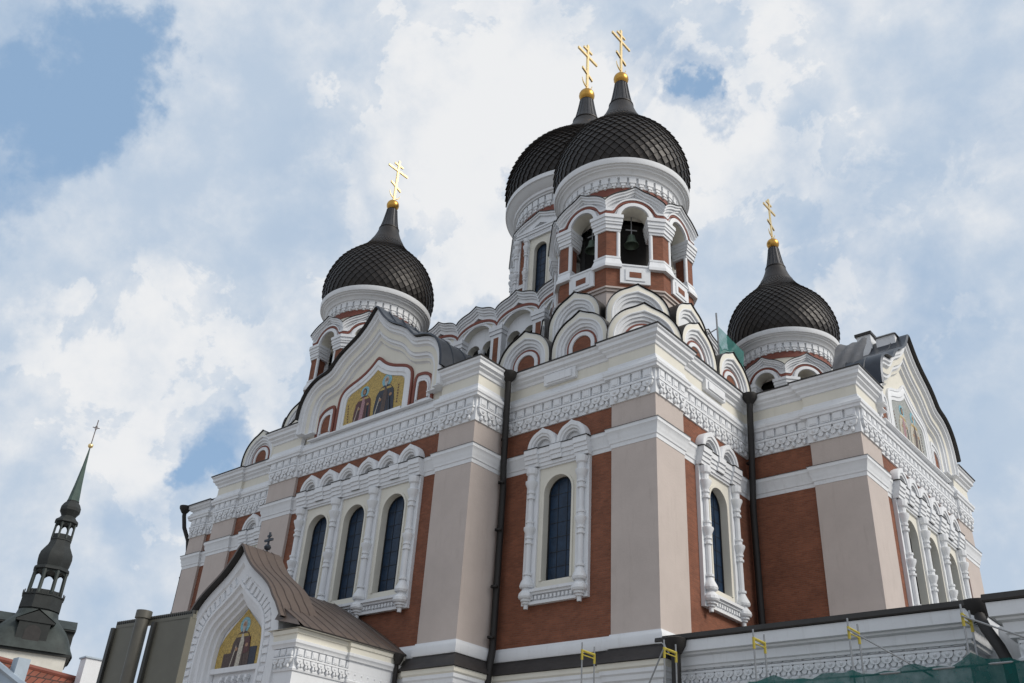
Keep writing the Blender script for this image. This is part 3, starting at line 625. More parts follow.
def dome_set(parent, rk, zfun, zt, cross_h, ball):
    """children of a tower: dome, ribbed neck, gold ball, gold cross. Built round the tower's own axis"""
    base = ORG[parent.name]
    def bld(mb, name, sm=35):
        mb.v = [tuple(Vector(v)+Vector((base.x, base.y, 0))) for v in mb.v]; return mb.build(name, parent, smooth=sm)
    d = dome(parent, rk, zfun, 44 if rk < 1.2 else 56, 27 if rk < 1.2 else 35)
    N = MB(); z1 = zt-ball*1.0; kz = (z1-zfun(33.0))/1.85
    Z = lambda z: zfun(z) if z <= 33 else zfun(33.0)+(z-33.0)*kz
    rn = rk**.85
    N.lathe([(1.28*rk, zfun(31.55)), (1.22*rk, zfun(31.75)), (1.10*rk, zfun(31.95)), (.95*rk, zfun(32.3)), (.84*rn, zfun(32.6)), (.73*rn, zfun(33.0)), (.76*rn, Z(33.0)), (.76*rn, Z(33.06))], 'dome', n=32)
    rr = [(0, 0), (0, 0)] + [(r*rn, Z(z)) for r, z in ((.72, 33.0), (.66, 33.2), (.60, 33.45), (.55, 33.7), (.51, 33.95), (.47, 34.2), (.435, 34.45), (.405, 34.65), (.385, 34.85))]
    rr[0] = (.75*rn, Z(33.0)); rr[1] = (.75*rn, Z(33.05)); rr += [(.40*rn, Z(34.85)), (.36*rn, Z(34.88)), (.05, Z(34.9))]
    N.lathe(rr, 'domeneck', n=24)
    for k in range(16):
        a = 2*PI*k/16; N.tube([((r+.01)*math.cos(a), (r+.01)*math.sin(a), z) for r, z in rr[2:11]], .025, 'domeneck', 4)
    bld(N, 'dome_neck')
    B = MB(); B.lathe([(max(.01, ball*math.sin(PI*i/12)), zt-ball*math.cos(PI*i/12)) for i in range(13)], 'goldball', n=20); bld(B, 'gold_ball', 60)
    C = MB(); zb = zt+ball*.95; H = cross_h; t = .06*H/4.3; w = .088*H/4.3
    T = lambda u, nn, z: (nn, u, z)          # arms run along y
    C.box(-w, w, -t, t, zb-.1, zb+H, 'gold', T)
    C.box(-.25*H, .25*H, -t*.98, t*.98, zb+.73*H, zb+.73*H+2*w, 'gold', T)
    C.box(-.11*H, .11*H, -t*.98, t*.98, zb+.87*H, zb+.87*H+1.7*w, 'gold', T)
    q = [(-.13*H, zb+.36*H+.05*H), (.13*H, zb+.36*H-.05*H)]
    C.box8([T(q[0][0], -t*.97, q[0][1]-w), T(q[1][0], -t*.97, q[1][1]-w), T(q[1][0], t*.97, q[1][1]-w), T(q[0][0], t*.97, q[0][1]-w), T(q[0][0], -t*.97, q[0][1]+w), T(q[1][0], -t*.97, q[1][1]+w), T(q[1][0], t*.97, q[1][1]+w), T(q[0][0], t*.97, q[0][1]+w)], 'gold')
    cr = [T(.13*H*math.cos(a), 0, zb+.2*H+.13*H*math.sin(a)) for a in [PI*1.02+PI*.96*i/10 for i in range(11)]]
    C.tube(cr, [w*.25+w*.4*math.sin(PI*i/10) for i in range(11)], 'gold', 6)
    bld(C, 'gold_cross', 30)

# ------------------------------------------------------------------ octagonal bell towers (one built, three copied)
TAN = math.tan(PI/8)
def oct_poly(ap): return [(ap/math.cos(PI/8)*math.cos(PI/8+k*PI/4), ap/math.cos(PI/8)*math.sin(PI/8+k*PI/4)) for k in range(8)]
def bell_tower(cx, cy):
    ap = 3.55; hw = ap*TAN; op = .74
    S = MB(); off = lambda x, y, z: (x+cx, y+cy, z)
    # plaster base, brick band
    S.prism(oct_poly(3.42), 12.6, 17.35, 'plaster', off); S.prism(oct_poly(3.50), 17.352, 17.5, 'plaster', off); S.prism(oct_poly(3.58), 17.502, 17.6, 'plaster', off)
    S.prism(oct_poly(3.50), 17.602, 18.72, 'brick', off)
    S.prism(oct_poly(2.15), 18.722, 22.6, 'darkcore', off)  # added core: the belfry's dark interior is put into its colour
    root = S.build('bell_tower', cath, org=(cx, cy, 12.6), smooth=0)
    faces = []
    for k in range(8):
        a = k*PI/4; N = (math.cos(a), math.sin(a)); U = (-math.sin(a), math.cos(a)); faces.append(frame((cx+N[0]*ap, cy+N[1]*ap, 0), U, N))
    for T in faces:     # balustrade panel with a brick tablet
        P = MB(); P.box(-op-.02, op+.02, -.35, .06, 17.85, 18.86, 'white', T); P.box(-.50, .50, .06, .10, 18.0, 18.68, 'white', T); P.box(-.30, .30, .10, .112, 18.17, 18.5, 'brick', T)
        P.box(-op, op, -.4, .10, 18.86, 18.95, 'white', T); P.build('balustrade_panel', root, smooth=0)
    Ro = ap/math.cos(PI/8)
    for k in range(8):  # piers on the eight angles
        a = PI/8+k*PI/4; V = Vector((Ro*math.cos(a), Ro*math.sin(a)))
        a1 = k*PI/4; a2 = (k+1)*PI/4; N1 = Vector((math.cos(a1), math.sin(a1))); N2 = Vector((math.cos(a2), math.sin(a2)))
        e1 = Vector((math.sin(a1), -math.cos(a1))); e2 = Vector((-math.sin(a2), math.cos(a2)))   # away from V along each face
        def poly(l, grow, dep):
            v = V + V.normalized()*grow*1.08; A = V+e1*l+N1*grow; B = V+e2*l+N2*grow
            return [tuple(A), tuple(v), tuple(B), tuple(B-N2*(dep+grow)), tuple(A-N1*(dep+grow))]
        L = hw-op; P = MB()
        P.prism(poly(L-.17, -.03, .7), 19.3, 21.1, 'brick', off)
        P.prism(poly(L+.06, .16, .75), 18.73, 18.9, 'white', off); 
        lo = poly(L+.06, .15, .75); hi = poly(L-.02, .02, .72)
        b = [off(x, y, 18.9) for x, y in lo]; c = [off(x, y, 19.3) for x, y in hi]
        P.grid([b, c], 'white', True)
        P.prism(poly(L-.0, .04, .73), 19.3, 19.42, 'white', off)
        for z0, z1, gr, l in ((20.98, 21.12, .04, L+.0), (21.12, 21.36, .10, L+.04), (21.36, 21.5, .16, L+.08), (21.5, 21.72, .20, L+.1), (21.72, 21.92, .26, L+.13)): P.prism(poly(l, gr, .8), z0, z1, 'white', off)
        for e, Nn in ((e1, N1), (e2, N2)):
            q = V+e*(L-.1)-Nn*.08; P.lathe([(.105, 19.42), (.105, 20.98)], 'white', (cx+q.x, cy+q.y), 10)
        P.build('pier', root, smooth=40)
    us = [(-1+2*i/28)*hw for i in range(29)]
    def crown(u):
        x = abs(u)/hw; return 22.72 + .80*max(0, math.cos(min(1, x)*PI/2))**.75 + .24*max(0, 1-x/.36)**1.6
    def redz(u):
        r = 1.12; return max(22.22, 21.92+math.sqrt(max(0, r*r-u*u)))
    for T in faces:
        A = MB(); r = op; zc = 21.92
        arc = [(r*math.cos(PI*i/18), zc+r*math.sin(PI*i/18)) for i in range(19)]
        for (p, q) in zip(arc[:-1], arc[1:]): A.face([T(p[0], 0, p[1]), T(q[0], 0, q[1]), T(q[0], 0, crown(q[0])), T(p[0], 0, crown(p[0]))], 'white')
        for sgn in (-1, 1):
            n = 6; A.grid([[T(sgn*(r+(hw-r)*i/n), 0, zc-.0) for i in range(n+1)], [T(sgn*(r+(hw-r)*i/n), 0, crown(r+(hw-r)*i/n)) for i in range(n+1)]], 'white')
        A.grid([[T(x, 0, z) for x, z in arc], [T(x, -.8, z) for x, z in arc]], 'cream')
        A.ribbon(arc, [(-.22, .0, 'white'), (-.22, .10, 'white'), (-.12, .13, 'white'), (0, .13, 'white'), (0, -.02, 'white')], T)
        A.wave(us, redz, 0, .15, 0, .10, 'redtrim', T, ap)
        A.wave(us, redz, -.10, -.001, 0, .14, 'white', T, ap)
        A.wave(us, crown, 0, .10, 0, .30, 'white', T, ap); A.wave(us, crown, .10, .24, 0, .22, 'white', T, ap); A.wave(us, crown, .24, .36, 0, .12, 'white', T, ap)
        A.wave(us, lambda u: crown(u)+.035, 0, .03, -.35, .36, 'roof', T, ap)
        # little roof falling back to the drum
        def back(u): return T(u*.80, -.75, crown(u)+.28)
        A.grid([[T(u*(1-.0), -.3, crown(u)+.03) for u in us], [back(u) for u in us]], 'cream')
        A.build('arch_crown', root, smooth=35)
    c = (cx, cy)
    D = MB(); D.lathe([(2.5, 22.6), (3.02, 22.9), (3.02, 23.95)], 'cream', c, 48)
    D.lathe([(3.02, 23.9), (3.07, 23.91), (3.07, 24.36), (3.02, 24.37)], 'redtrim', c, 48)
    D.lathe([(3.02, 24.36), (3.10, 24.4), (3.10, 24.93), (3.24, 24.95), (3.26, 25.02), (3.34, 25.05), (3.40, 25.16), (3.50, 25.26), (3.57, 25.29), (3.60, 25.36), (3.70, 25.40), (3.73, 25.46), (3.81, 25.48), (3.83, 25.52), (3.86, 25.82), (3.80, 25.86), (3.2, 25.9)], 'white', c, 72)
    nb = 40
    for i in range(nb):
        a = 2*PI*i/nb; T = frame((cx+3.1*math.cos(a), cy+3.1*math.sin(a), 0), (-math.sin(a), math.cos(a)), (math.cos(a), math.sin(a)))
        D.box(-.19, .19, -.05, .13, 24.60, 24.96, 'white', T); D.box(-.12, .12, -.05, .10, 24.42, 24.60, 'white', T); D.box(-.06, .06, -.05, .07, 24.30, 24.42, 'white', T)
    D.build('drum_cornice', root, smooth=40)
    return root
dd = 10.58
bt = bell_tower(CX+dd, CY-dd)
DROP = .25                                  # the belfries sit a little lower than first drawn; domes keep their height
dome_set(bt, 1.0, lambda z: z+DROP, 35.36+DROP, 3.95, .47)
bt.location.z -= DROP; ORG[bt.name].z -= DROP
tower_spots = [(CX-10.3, CY-10.3), (CX+10.4, CY+10.4), (CX-10.4, CY+10.4)]
for x, y in tower_spots:
    copy_tree(bt, cath, Vector((x, y, 12.6-DROP))-ORG[cath.name])
# kokoshniki: rows on the corner blocks, one across each corner, and an upper ring under the belfry
def kok_ring(cx, cy, sx, sy, ring, rowW=True, rowS=True):
    base = 12.72
    if rowW:
        for u in (-4.25, -7.6): kokoshnik(frame((sx*0+cx+5.25+u, cy-5.25+.45, 0), (1, 0), (0, -1)), 1.62, base, .75, cath)
    if rowS:
        for u in (4.35, 7.75): kokoshnik(frame((cx+5.25-.45, cy-5.25+u, 0), (0, 1), (1, 0)), 1.62, base, .75, cath)
    kokoshnik(frame((cx+5.25-1.5, cy-5.25+1.5, 0), (.7071, .7071), (.7071, -.7071)), 1.72, base, .6, cath, brick=True)
    for k in ring:
        a = k*PI/4; N = (math.cos(a), math.sin(a)); U = (-N[1], N[0]); kokoshnik(frame((cx+N[0]*3.95, cy+N[1]*3.95, 0), U, N), 1.55, 14.3, 1.15, cath, brick=False, depth=.9)
kok_ring(CX+dd, CY-dd, 1, 1, range(8))
kok_ring(CX-dd, CY-dd, 1, 1, (5, 6, 7, 0), rowS=False)
kok_ring(CX+dd, CY+dd, 1, 1, (5, 6, 7, 0), rowW=False)

# ------------------------------------------------------------------ central drum and its arcaded gallery
def gallery():
    Y = 8.75; hs = 6.75; root = None
    pts = [(-hs, -Y), (hs, -Y), (Y, -hs), (Y, hs), (hs, Y), (-hs, Y), (-Y, hs), (-Y, -hs)]
    S = MB(); off = lambda x, y, z: (CX+x, CY+y, z)
    S.prism([(x*.9, y*.9) for x, y in pts], 12.6, 23.0, 'darkcore', off)  # filling behind the arcade, its near-black colour standing in for interior shade
    S.prism([(x*1.0, y*1.0) for x, y in pts], 12.6, 18.2, 'white', off)
    root = S.build('central_gallery', cath, smooth=0)
    def zf(bw):
        def f(u):
            x = abs(((u/bw+.5) % 1)-.5)*2; return 22.75+.72*math.sqrt(max(0, 1-(x/1.02)**2))+.30*max(0, 1-x/.4)**1.5
        return f
    for i in range(8):
        a = Vector(pts[i]); b = Vector(pts[(i+1) % 8]); L = (b-a).length; U = (b-a)/L; N = Vector((U.y, -U.x)); mid = (a+b)/2
        T = frame((CX+mid.x, CY+mid.y, 0), U, N); nb = 4 if L > 5 else 1; bw = L/nb; F = MB()
        # wave phase: arch centres in the middle of each bay
        f0 = zf(bw); f = (lambda u, f0=f0, bw=bw, nb=nb: f0(u + (bw/2 if nb % 2 == 0 else 0)))
        us = [-L/2 + L*j/(24*nb) for j in range(24*nb+1)]
        red = lambda u: f(u)-.62
        F.wave(us, f, .0, .12, -.3, .34, 'white', T); F.wave(us, f, .12, .3, -.3, .25, 'white', T); F.wave(us, f, .3, .45, -.3, .16, 'white', T)
        F.wave(us, lambda u: f(u)+.05, 0, .045, -.9, .40, 'roof', T)
        F.wave(us, f, .45, .75, -.3, .08, 'white', T); fr = lambda u, bw=bw, nb=nb: 22.62+.86*math.sqrt(max(0, 1-((abs((((u+(bw/2 if nb % 2 == 0 else 0))/bw+.5) % 1)-.5)*2)/1.02)**2))
        F.wave(us, fr, .72, .90, -.3, .14, 'redtrim', T)
        F.wave(us, fr, .90, 1.02, -.3, .10, 'white', T)
        for j in range(nb):
            uc = -L/2+bw*(j+.5); r = bw/2-.42
            big = [(uc+r*math.cos(PI*q/20), 21.25+r*.92*math.sin(PI*q/20)) for q in range(21)]
            for p, q in zip(big[:-1], big[1:]): F.face([T(p[0], .0, p[1]), T(q[0], .0, q[1]), T(q[0], .0, max(q[1]+.02, fr(q[0])-.9)), T(p[0], .0, max(p[1]+.02, fr(p[0])-.9))], 'cream')
            F.grid([[T(x, 0, z) for x, z in big], [T(x, -.5, z) for x, z in big]], 'cream')
            F.ribbon(big, [(-.14, 0, 'white'), (-.14, .07, 'white'), (0, .07, 'white'), (0, -.02, 'white')], T)
            for s2 in (-1, 1):
                rr = r/2; c = uc+s2*rr; arc = [(c+rr*.84*math.cos(PI*q/12), 20.85+rr*.84*math.sin(PI*q/12)) for q in range(13)]
                zt_ = lambda u: 21.25+math.sqrt(max(.0004, r*r-(u-uc)**2))*.92
                for p, q in zip(arc[:-1], arc[1:]): F.face([T(p[0], -.42, p[1]), T(q[0], -.42, q[1]), T(q[0], -.42, max(q[1], zt_(q[0]))), T(p[0], -.42, max(p[1], zt_(p[0])))], 'white')
                F.grid([[T(x, -.42, z) for x, z in arc], [T(x, -.9, z) for x, z in arc]], 'cream')
                F.box(c+s2*rr*.84, c+s2*rr, -.9, -.42, 18.2, 21.85, 'white', T)
            F.box(uc-r*.09, uc+r*.09, -.8, -.421, 20.85, 22.5, 'white', T)
            F.lathe([(.02, 20.2), (.12, 20.27), (.16, 20.43), (.1, 20.55), (.2, 20.65), (.24, 20.87)], 'white', (uc, -.5), 10, 0, T)
        for j in range(nb+1):
            uc = -L/2+bw*j
            F.box(uc-.44, uc+.44, -.6, .06, 18.2, 21.25, 'white', T); F.box(uc-.2, uc+.2, .06, .075, 18.6, 21.0, 'brick', T)
            F.box(uc-.5, uc+.5, -.6, .14, 21.25, 21.5, 'white', T); F.box(uc-.55, uc+.55, -.6, .2, 21.5, 21.8, 'white', T)
            F.box(uc-.42, uc+.42, -.6, .03, 21.8, 22.2, 'white', T)
        F.build('arcade', root, smooth=35)
    RF = MB(); RF.grid([[off(x*1.0, y*1.0, 23.0) for x, y in pts], [off(x*.62, y*.62, 24.6) for x, y in pts]], 'roof', True); RF.build('gallery_roof', root, smooth=0)
gallery()
def central_drum():
    ap = 5.05; hw = ap*TAN; cx, cy = CX, CY
    S = MB(); S.prism(oct_poly(ap-.5), 22.8, 33.4, 'white', lambda x, y, z: (x+cx, y+cy, z))
    root = S.build('central_drum', cath, org=(cx, cy, 22.8), smooth=0)
    us = [(-1+2*i/28)*hw for i in range(29)]
    def crown(u):
        x = abs(u)/hw; return 32.15+.85*max(0, math.cos(min(1, x)*PI/2))**.75+.24*max(0, 1-x/.36)**1.6
    for k in range(8):
        a = k*PI/4; N = (math.cos(a), math.sin(a)); U = (-N[1], N[0]); T = frame((cx+N[0]*ap, cy+N[1]*ap, 0), U, N)
        F = MB(); arched_plate(F, 0, 1.02, 25.2, 31.3, .56, 25.6, 30.2, -.12, .35, 'cream', T)
        F.build('window_frame', root, smooth=0)
        pane_mesh(0, .56, 25.6, 30.2, T, -.42).build('pane', root)
        P = MB()
        for sg in (-1, 1):
            P.box(sg*1.02, sg*1.28, -.5, .0, 25, 31.5, 'white', T); P.box(sg*1.28, sg*1.80, -.5, -.10, 25, 31.5, 'brick', T); P.box(sg*1.80, sg*hw, -.5, .0, 25, 31.5, 'white', T)
            P.box(sg*1.28, sg*1.80, -.3, -.02, 27.4, 27.7, 'white', T)
            baluster(P, sg*1.2, .06, T, 25.0, 31.4, .8)
        P.box(-1.28, 1.28, -.5, .04, 31.3, 31.5, 'white', T)
        for z0, z1, o in ((31.5, 31.65, .06), (31.65, 31.85, .14), (31.85, 32.0, .2)): 
            P.box8([T(u*(1+nn/ap), nn, z) for z in (z0, z1) for u, nn in ((-hw, -.4), (hw, -.4), (hw, o), (-hw, o))], 'white')
        P.wave(us, crown, 0, .12, -.3, .28, 'white', T, ap); P.wave(us, crown, .12, .3, -.3, .2, 'white', T, ap); P.wave(us, crown, .3, .8, -.4, .08, 'white', T, ap)
        P.wave(us, lambda u: crown(u)+.04, 0, .035, -.6, .34, 'roof', T, ap)
        P.build('drum_bay', root, smooth=35)
        Cc = MB(); aa = a+PI/8; Rv = ap/math.cos(PI/8)
        baluster(Cc, 0, 0, frame((cx+Rv*math.cos(aa), cy+Rv*math.sin(aa), 0), U, N), 25, 31.5, 1.0); Cc.build('angle_column', root, smooth=50)
    c = (cx, cy); D = MB()
    D.lathe([(4.6, 32.2), (4.85, 32.4), (4.85, 33.5)], 'cream', c, 64); D.lathe([(4.85, 33.2), (4.92, 33.21), (4.92, 33.8), (4.85, 33.82)], 'redtrim', c, 64)
    D.lathe([(4.85, 33.8), (4.95, 33.85), (4.95, 34.7), (5.2, 34.75), (5.22, 34.85), (5.34, 34.9), (5.37, 35.1), (5.6, 35.25), (5.72, 35.4), (5.85, 35.52), (5.92, 35.6), (6.0, 35.62), (6.02, 35.98), (5.95, 36.04), (5.1, 36.1)], 'white', c, 90)
    for i in range(52):
        a = 2*PI*i/52; T = frame((cx+4.95*math.cos(a), cy+4.95*math.sin(a), 0), (-math.sin(a), math.cos(a)), (math.cos(a), math.sin(a)))
        D.box(-.23, .23, -.05, .18, 34.15, 34.68, 'white', T); D.box(-.15, .15, -.05, .13, 33.92, 34.15, 'white', T); D.box(-.07, .07, -.05, .1, 33.72, 33.92, 'white', T)
    D.build('drum_cornice', root, smooth=40)
    return root
cd = central_drum()
dome_set(cd, 1.565, lambda z: 35.95+(z-25.5)*1.315, 48.9, 5.4, .66)

# ------------------------------------------------------------------ bells hanging in the near belfry
for k, lab in ((7, 'greenish bronze bell hanging in the right front arch of the nearest belfry'), (6, 'dim bronze bell hanging in the left front arch of the nearest belfry'), (0, 'bronze bell in the far right arch of the nearest belfry')):
    a = k*PI/4; x = CX+dd+2.72*math.cos(a); y = CY-dd+2.72*math.sin(a); z = 20.55
    b = empty('bell', (x, y, z)); tag(b, lab, 'bell', 'bells in the nearest belfry')
    B = MB(); B.lathe([(.36, z), (.40, z+.02), (.36, z+.1), (.27, z+.25), (.22, z+.45), (.19, z+.6), (.1, z+.68), (.01, z+.7)], 'bellbronze', (x, y), 18); B.build('bell_body', b)
    B = MB(); B.tube([(x, y, z+.68), (x, y, z+1.9)], .03, 'steel', 6); B.tube([(x-.3*math.sin(a), y+.3*math.cos(a), z+1.0), (x+.3*math.sin(a), y-.3*math.cos(a), z+1.0)], .04, 'steel', 6); B.build('hanger', b)

# ------------------------------------------------------------------ rainwater pipes
def downpipe(pts, r=.11, hopper=None):
    P = MB(); P.tube(pts, r, 'pipe', 10)
    if hopper:
        x, y, z = hopper; P.lathe([(.14, z-.35), (.2, z-.3), (.36, z-.05), (.38, z+.12), (.3, z+.14)], 'pipe', (x, y), 12)
    for z in (9.3, 7.2, 5.0, 2.5, .4):
        if min(p[2] for p in pts) < z < max(p[2] for p in pts): P.lathe([(.10, z-.05), (.16, z-.04), (.16, z+.04), (.10, z+.05)], 'pipe', (pts[-1][0], pts[-1][1]), 10)
    P.build('downpipe', cath, smooth=50)
downpipe([(-7.72, -.58, 12.5), (-7.75, -.55, 11.9), (-7.86, -.40, 9.9), (-7.9, -.33, 8.0), (-7.93, -.22, 7.0), (-7.93, -.22, 0.0), (-7.85, -.42, -.8), (-7.85, -.5, -1.6), (-7.9, -.4, -2.2), (-7.9, -.4, -9.9)], .15, (-7.72, -.58, 12.55))
downpipe([(.55, 7.62, 12.5), (.5, 7.65, 11.9), (.36, 7.78, 9.9), (.26, 7.82, 8.2), (.16, 7.9, 7.0), (.16, 7.9, .2)], .15, (.55, 7.62, 12.55))
downpipe([(-36.3, .45, 11.75), (-36.32, .5, 11.2), (-36.15, .62, 10.4), (-35.9, .95, 9.6), (-35.86, 1.1, 8.9), (-35.86, 1.1, 0)], .13, (-36.3, .45, 11.7))

# ------------------------------------------------------------------ entrance porch with keel gable
PXC = -15.8; PY = -7.47; PH = 4.44
def porch():
    S = MB(); T = frame((PXC, PY, 0), (1, 0), (0, -1))
    S.box(PXC-PH, PXC+PH, PY+.75, -2.03, GROUND, -.55, 'white'); S.box(PXC+3.0, PXC+PH, PY, PY+.752, GROUND, -.555, 'white'); S.box(PXC-PH, PXC-3.0, PY, PY+.752, GROUND, -.555, 'white'); S.box(PXC-3.0, PXC+3.0, PY+.4, PY+.76, GROUND, -2.2, 'white')
    root = S.build('porch', cath, smooth=0)
    path = [(PXC-PH, -2.1), (PXC-PH, PY), (PXC+PH, PY), (PXC+PH, -4.9), (PXC+PH+.12, -4.9), (PXC+PH+.12, -2.1)]
    pr = [(-.05, -1.95, 'white'), (.05, -1.93, 'white'), (.07, -1.85, 'white'), (.02, -1.8, 'white'), (.05, -1.12, 'white'), (.13, -1.1, 'white'), (.15, -1.0, 'white'), (.2, -.95, 'white'), (.21, -.85, 'white'), (.14, -.82, 'cream'), (.15, -.62, 'cream'), (.2, -.6, 'cream'), (.24, -.46, 'cream'), (-.1, -.4, 'cream')]
    def side(a, b, flip):
        C = MB(); C.sweep(a, pr, False, 'white'); return C
    C = MB(); C.sweep([(PXC+3.15, PY), (PXC+PH, PY), (PXC+PH, -4.9), (PXC+PH+.12, -4.9), (PXC+PH+.12, -2.1)], pr, False, 'white'); C.build('porch_cornice', root); C = MB(); C.sweep([(PXC-PH, -2.1), (PXC-PH, PY), (PXC-3.15, PY)], pr, False, 'white'); C.build('porch_cornice', root)
    F = MB()
    for a, b in (((PXC+3.3, PY), (PXC+PH, PY)), ((PXC+PH, PY), (PXC+PH, -2.3))):
        r = frieze_run(a, b, z0=-1.86, k=.62); o = len(F.v); F.v += r.v; F.f += [tuple(i+o for i in f) for f in r.f]; F.m += [F.mi('white')]*len(r.m)
    F.build('porch_frieze', root, smooth=0)
    hf = [(3.2, -3.2), (3.3, -1.8), (3.3, -.7), (3.18, .1), (2.98, .7), (2.62, 1.25), (2.15, 1.65), (1.6, 2.0), (1.05, 2.35), (.6, 2.75), (.25, 3.15), (0, 3.55)]
    oc = smoothc(subdiv(hf + [(-x, z) for x, z in hf[-2::-1]], 2), 1)
    G = MB()
    G.ribbon(oc, [(0, -.9, 'white'), (0, .10, 'white'), (.06, .12, 'white'), (.42, .12, 'white'), (.46, .05, 'white'), (.50, .0, 'white'), (.90, -.01, 'white'), (.93, .07, 'white'), (1.05, .07, 'white'), (1.1, -.06, 'white'), (1.28, -.08, 'white'), (1.32, -.22, 'white'), (1.46, -.24, 'white'), (1.5, -.40, 'white'), (1.62, -.42, 'white'), (1.66, -.6, 'white')], T, sym=True)
    G.face([T(u, -.62, z) for u, z in oc], 'white')
    # dentil row that follows the arch
    nn = len(oc); acc = 0
    seg = []
    for i in range(nn-1):
        a = Vector(oc[i]); b = Vector(oc[i+1]); L = (b-a).length
        while acc < L: seg.append((a.lerp(b, acc/L), (b-a).normalized())); acc += .36
        acc -= L
    for p, d in seg:
        nrm = Vector((-d.y, d.x)); c0 = p+nrm*.54; c1 = p+nrm*.88; w = d*.13*(.85)
        if abs((p+nrm*.7).x) < .2 or (p+nrm*.7).x*p.x <= 0: continue
        q = [c0-w, c0+w, c1+w*.8, c1-w*.8]
        G.box8([T(v.x, -.05, v.y) for v in q]+[T(v.x, .07, v.y) for v in q], 'white')
        q = [p+nrm*.46-d*.17, p+nrm*.46+d*.17, p+nrm*.54+d*.17, p+nrm*.54-d*.17]
        G.box8([T(v.x, -.05, v.y) for v in q]+[T(v.x, .05, v.y) for v in q], 'white')
    for i in range(5):
        u = -.8+.42*i; G.box(u-.06, u+.1, -.6, -.42, -1.86, -1.72, 'white', T); G.box(u-.02, u+.06, -.6, -.38, -1.96, -1.84, 'white', T)
    G.box(-1.75, 1.75, -.62, -.44, -1.55, -1.35, 'white', T); G.box(-1.75, 1.75, -.62, -.48, -2.2, -2.08, 'white', T)
    G.build('porch_gable', root, smooth=40)
    M = MB(); mh = [(1.62, -1.34), (1.62, -.9), (1.56, -.45), (1.3, -.05), (.8, .38), (.3, .75), (0, 1.0)]
    M.face([T(u, -.585, z) for u, z in mh + [(-x, z) for x, z in mh[-2::-1]]], 'mosaicgold')
    halo_figure(M, .0, -1.34, 2.0, T, -.585, 'robebrown', 'beard', 'beard', False, True)
    M.box(-1.15, -.62, -.585, -.572, -1.33, -.75, 'robebrown', T); M.box(.62, 1.1, -.585, -.572, -1.33, -.6, 'robedark', T)
    M.build('porch_mosaic', root, smooth=0)
    # brown sheet-metal roof: keel barrel in front, plain slopes behind
    Rf = MB(); rc = [p for p in oc if p[1] > .15]; nn = len(rc)
    def off(i, d):
        a = Vector(rc[max(0, i-1)]); b = Vector(rc[min(nn-1, i+1)]); t = (b-a).normalized(); return Vector(rc[i]) - Vector((-t.y, t.x))*d
    lo = [off(i, .02) for i in range(nn)]; hi = [off(i, .12) for i in range(nn)]
    for e in (hi, lo):
        e[0] = e[0]+Vector((.5, -.35)); e[-1] = e[-1]+Vector((-.5, -.35)); e[1] = e[1]+Vector((.16, -.04)); e[-2] = e[-2]+Vector((-.16, -.04))
    ys = [.38] + [.2-.45*j for j in range(5)]
    Rf.grid([[T(p.x, .40, p.y) for p in lo], [T(p.x, .40, p.y) for p in hi]] + [[T(p.x, d, p.y) for p in hi] for d in ys[1:]], 'roofbrown')
    Rf.grid([[T(p.x, .40, p.y) for p in lo], [T(p.x, -.2, p.y) for p in lo]], 'roof')
    Rf.face([T(p.x, ys[-1], p.y) for p in hi], 'roofbrown')
    for d in ys[1:-1]:
        Rf.grid([[T(p.x, d-.012, p.y) for p in hi], [T(p.x*1.008, d, p.y+.035) for p in hi], [T(p.x, d+.012, p.y) for p in hi]], 'roofbrown')
    E = PH+.42
    for sg in (-1, 1):
        Tn = lambda u, n, z, sg=sg: T(sg*u, n, z)
        prof = [(0, 2.25), (1.2, 1.66), (2.3, 1.10), (3.4, .48), (4.2, .02), (E, -.38)]
        Rf.grid([[Tn(u, .10 if u > 3 else -.6, z) for u, z in prof], [Tn(u, -5.4, z) for u, z in prof]], 'roofbrown')
        Rf.grid([[Tn(E, .30, -.44), Tn(E, -5.4, -.44)], [Tn(E, .30, -.38), Tn(E, -5.4, -.38)]], 'roof')
        Rf.face([Tn(3.2, .30, .0), Tn(E, .30, -.38), Tn(4.2, .05, .02), Tn(3.2, .05, .6)], 'roofbrown')
        Rf.face([Tn(2.8, .30, -.40), Tn(E, .30, -.44), Tn(E, -5.4, -.44), Tn(2.8, -5.4, -.40)], 'cream')
        for j in range(9):
            d = -.2-.6*j; 
            Rf.grid([[Tn(u, d-.012, z+.003) for u, z in prof], [Tn(u, d, z+.04) for u, z in prof], [Tn(u, d+.012, z+.003) for u, z in prof]], 'roofbrown')
    Rf.build('porch_roof', root, smooth=30)
    P = MB(); P.tube([(PXC+PH+.42, -2.6, -.5), (PXC+PH+.35, -2.6, -.8), (PXC+PH+.3, -2.55, -1.2), (PXC+PH+.3, -2.55, -9.9)], .1, 'pipe', 10); P.lathe([(.1, -.85), (.22, -.6), (.24, -.45)], 'pipe', (PXC+PH+.42, -2.6), 10); P.build('porch_downpipe', root, smooth=50)
    K = MB(); K.tube([(PXC, PY+.9, 3.55), (PXC, PY+.9, 4.42)], .05, 'roofblue', 8); K.lathe([(.02, 3.6), (.13, 3.66), (.16, 3.75), (.11, 3.84), (.04, 3.88)], 'roofblue', (PXC, PY+.9), 12)
    K.box(PXC-.28, PXC+.28, PY+.86, PY+.94, 4.02, 4.12, 'roofblue'); K.box(PXC-.13, PXC+.13, PY+.87, PY+.93, 4.22, 4.3, 'roofblue'); K.build('roof_finial', root)
porch()

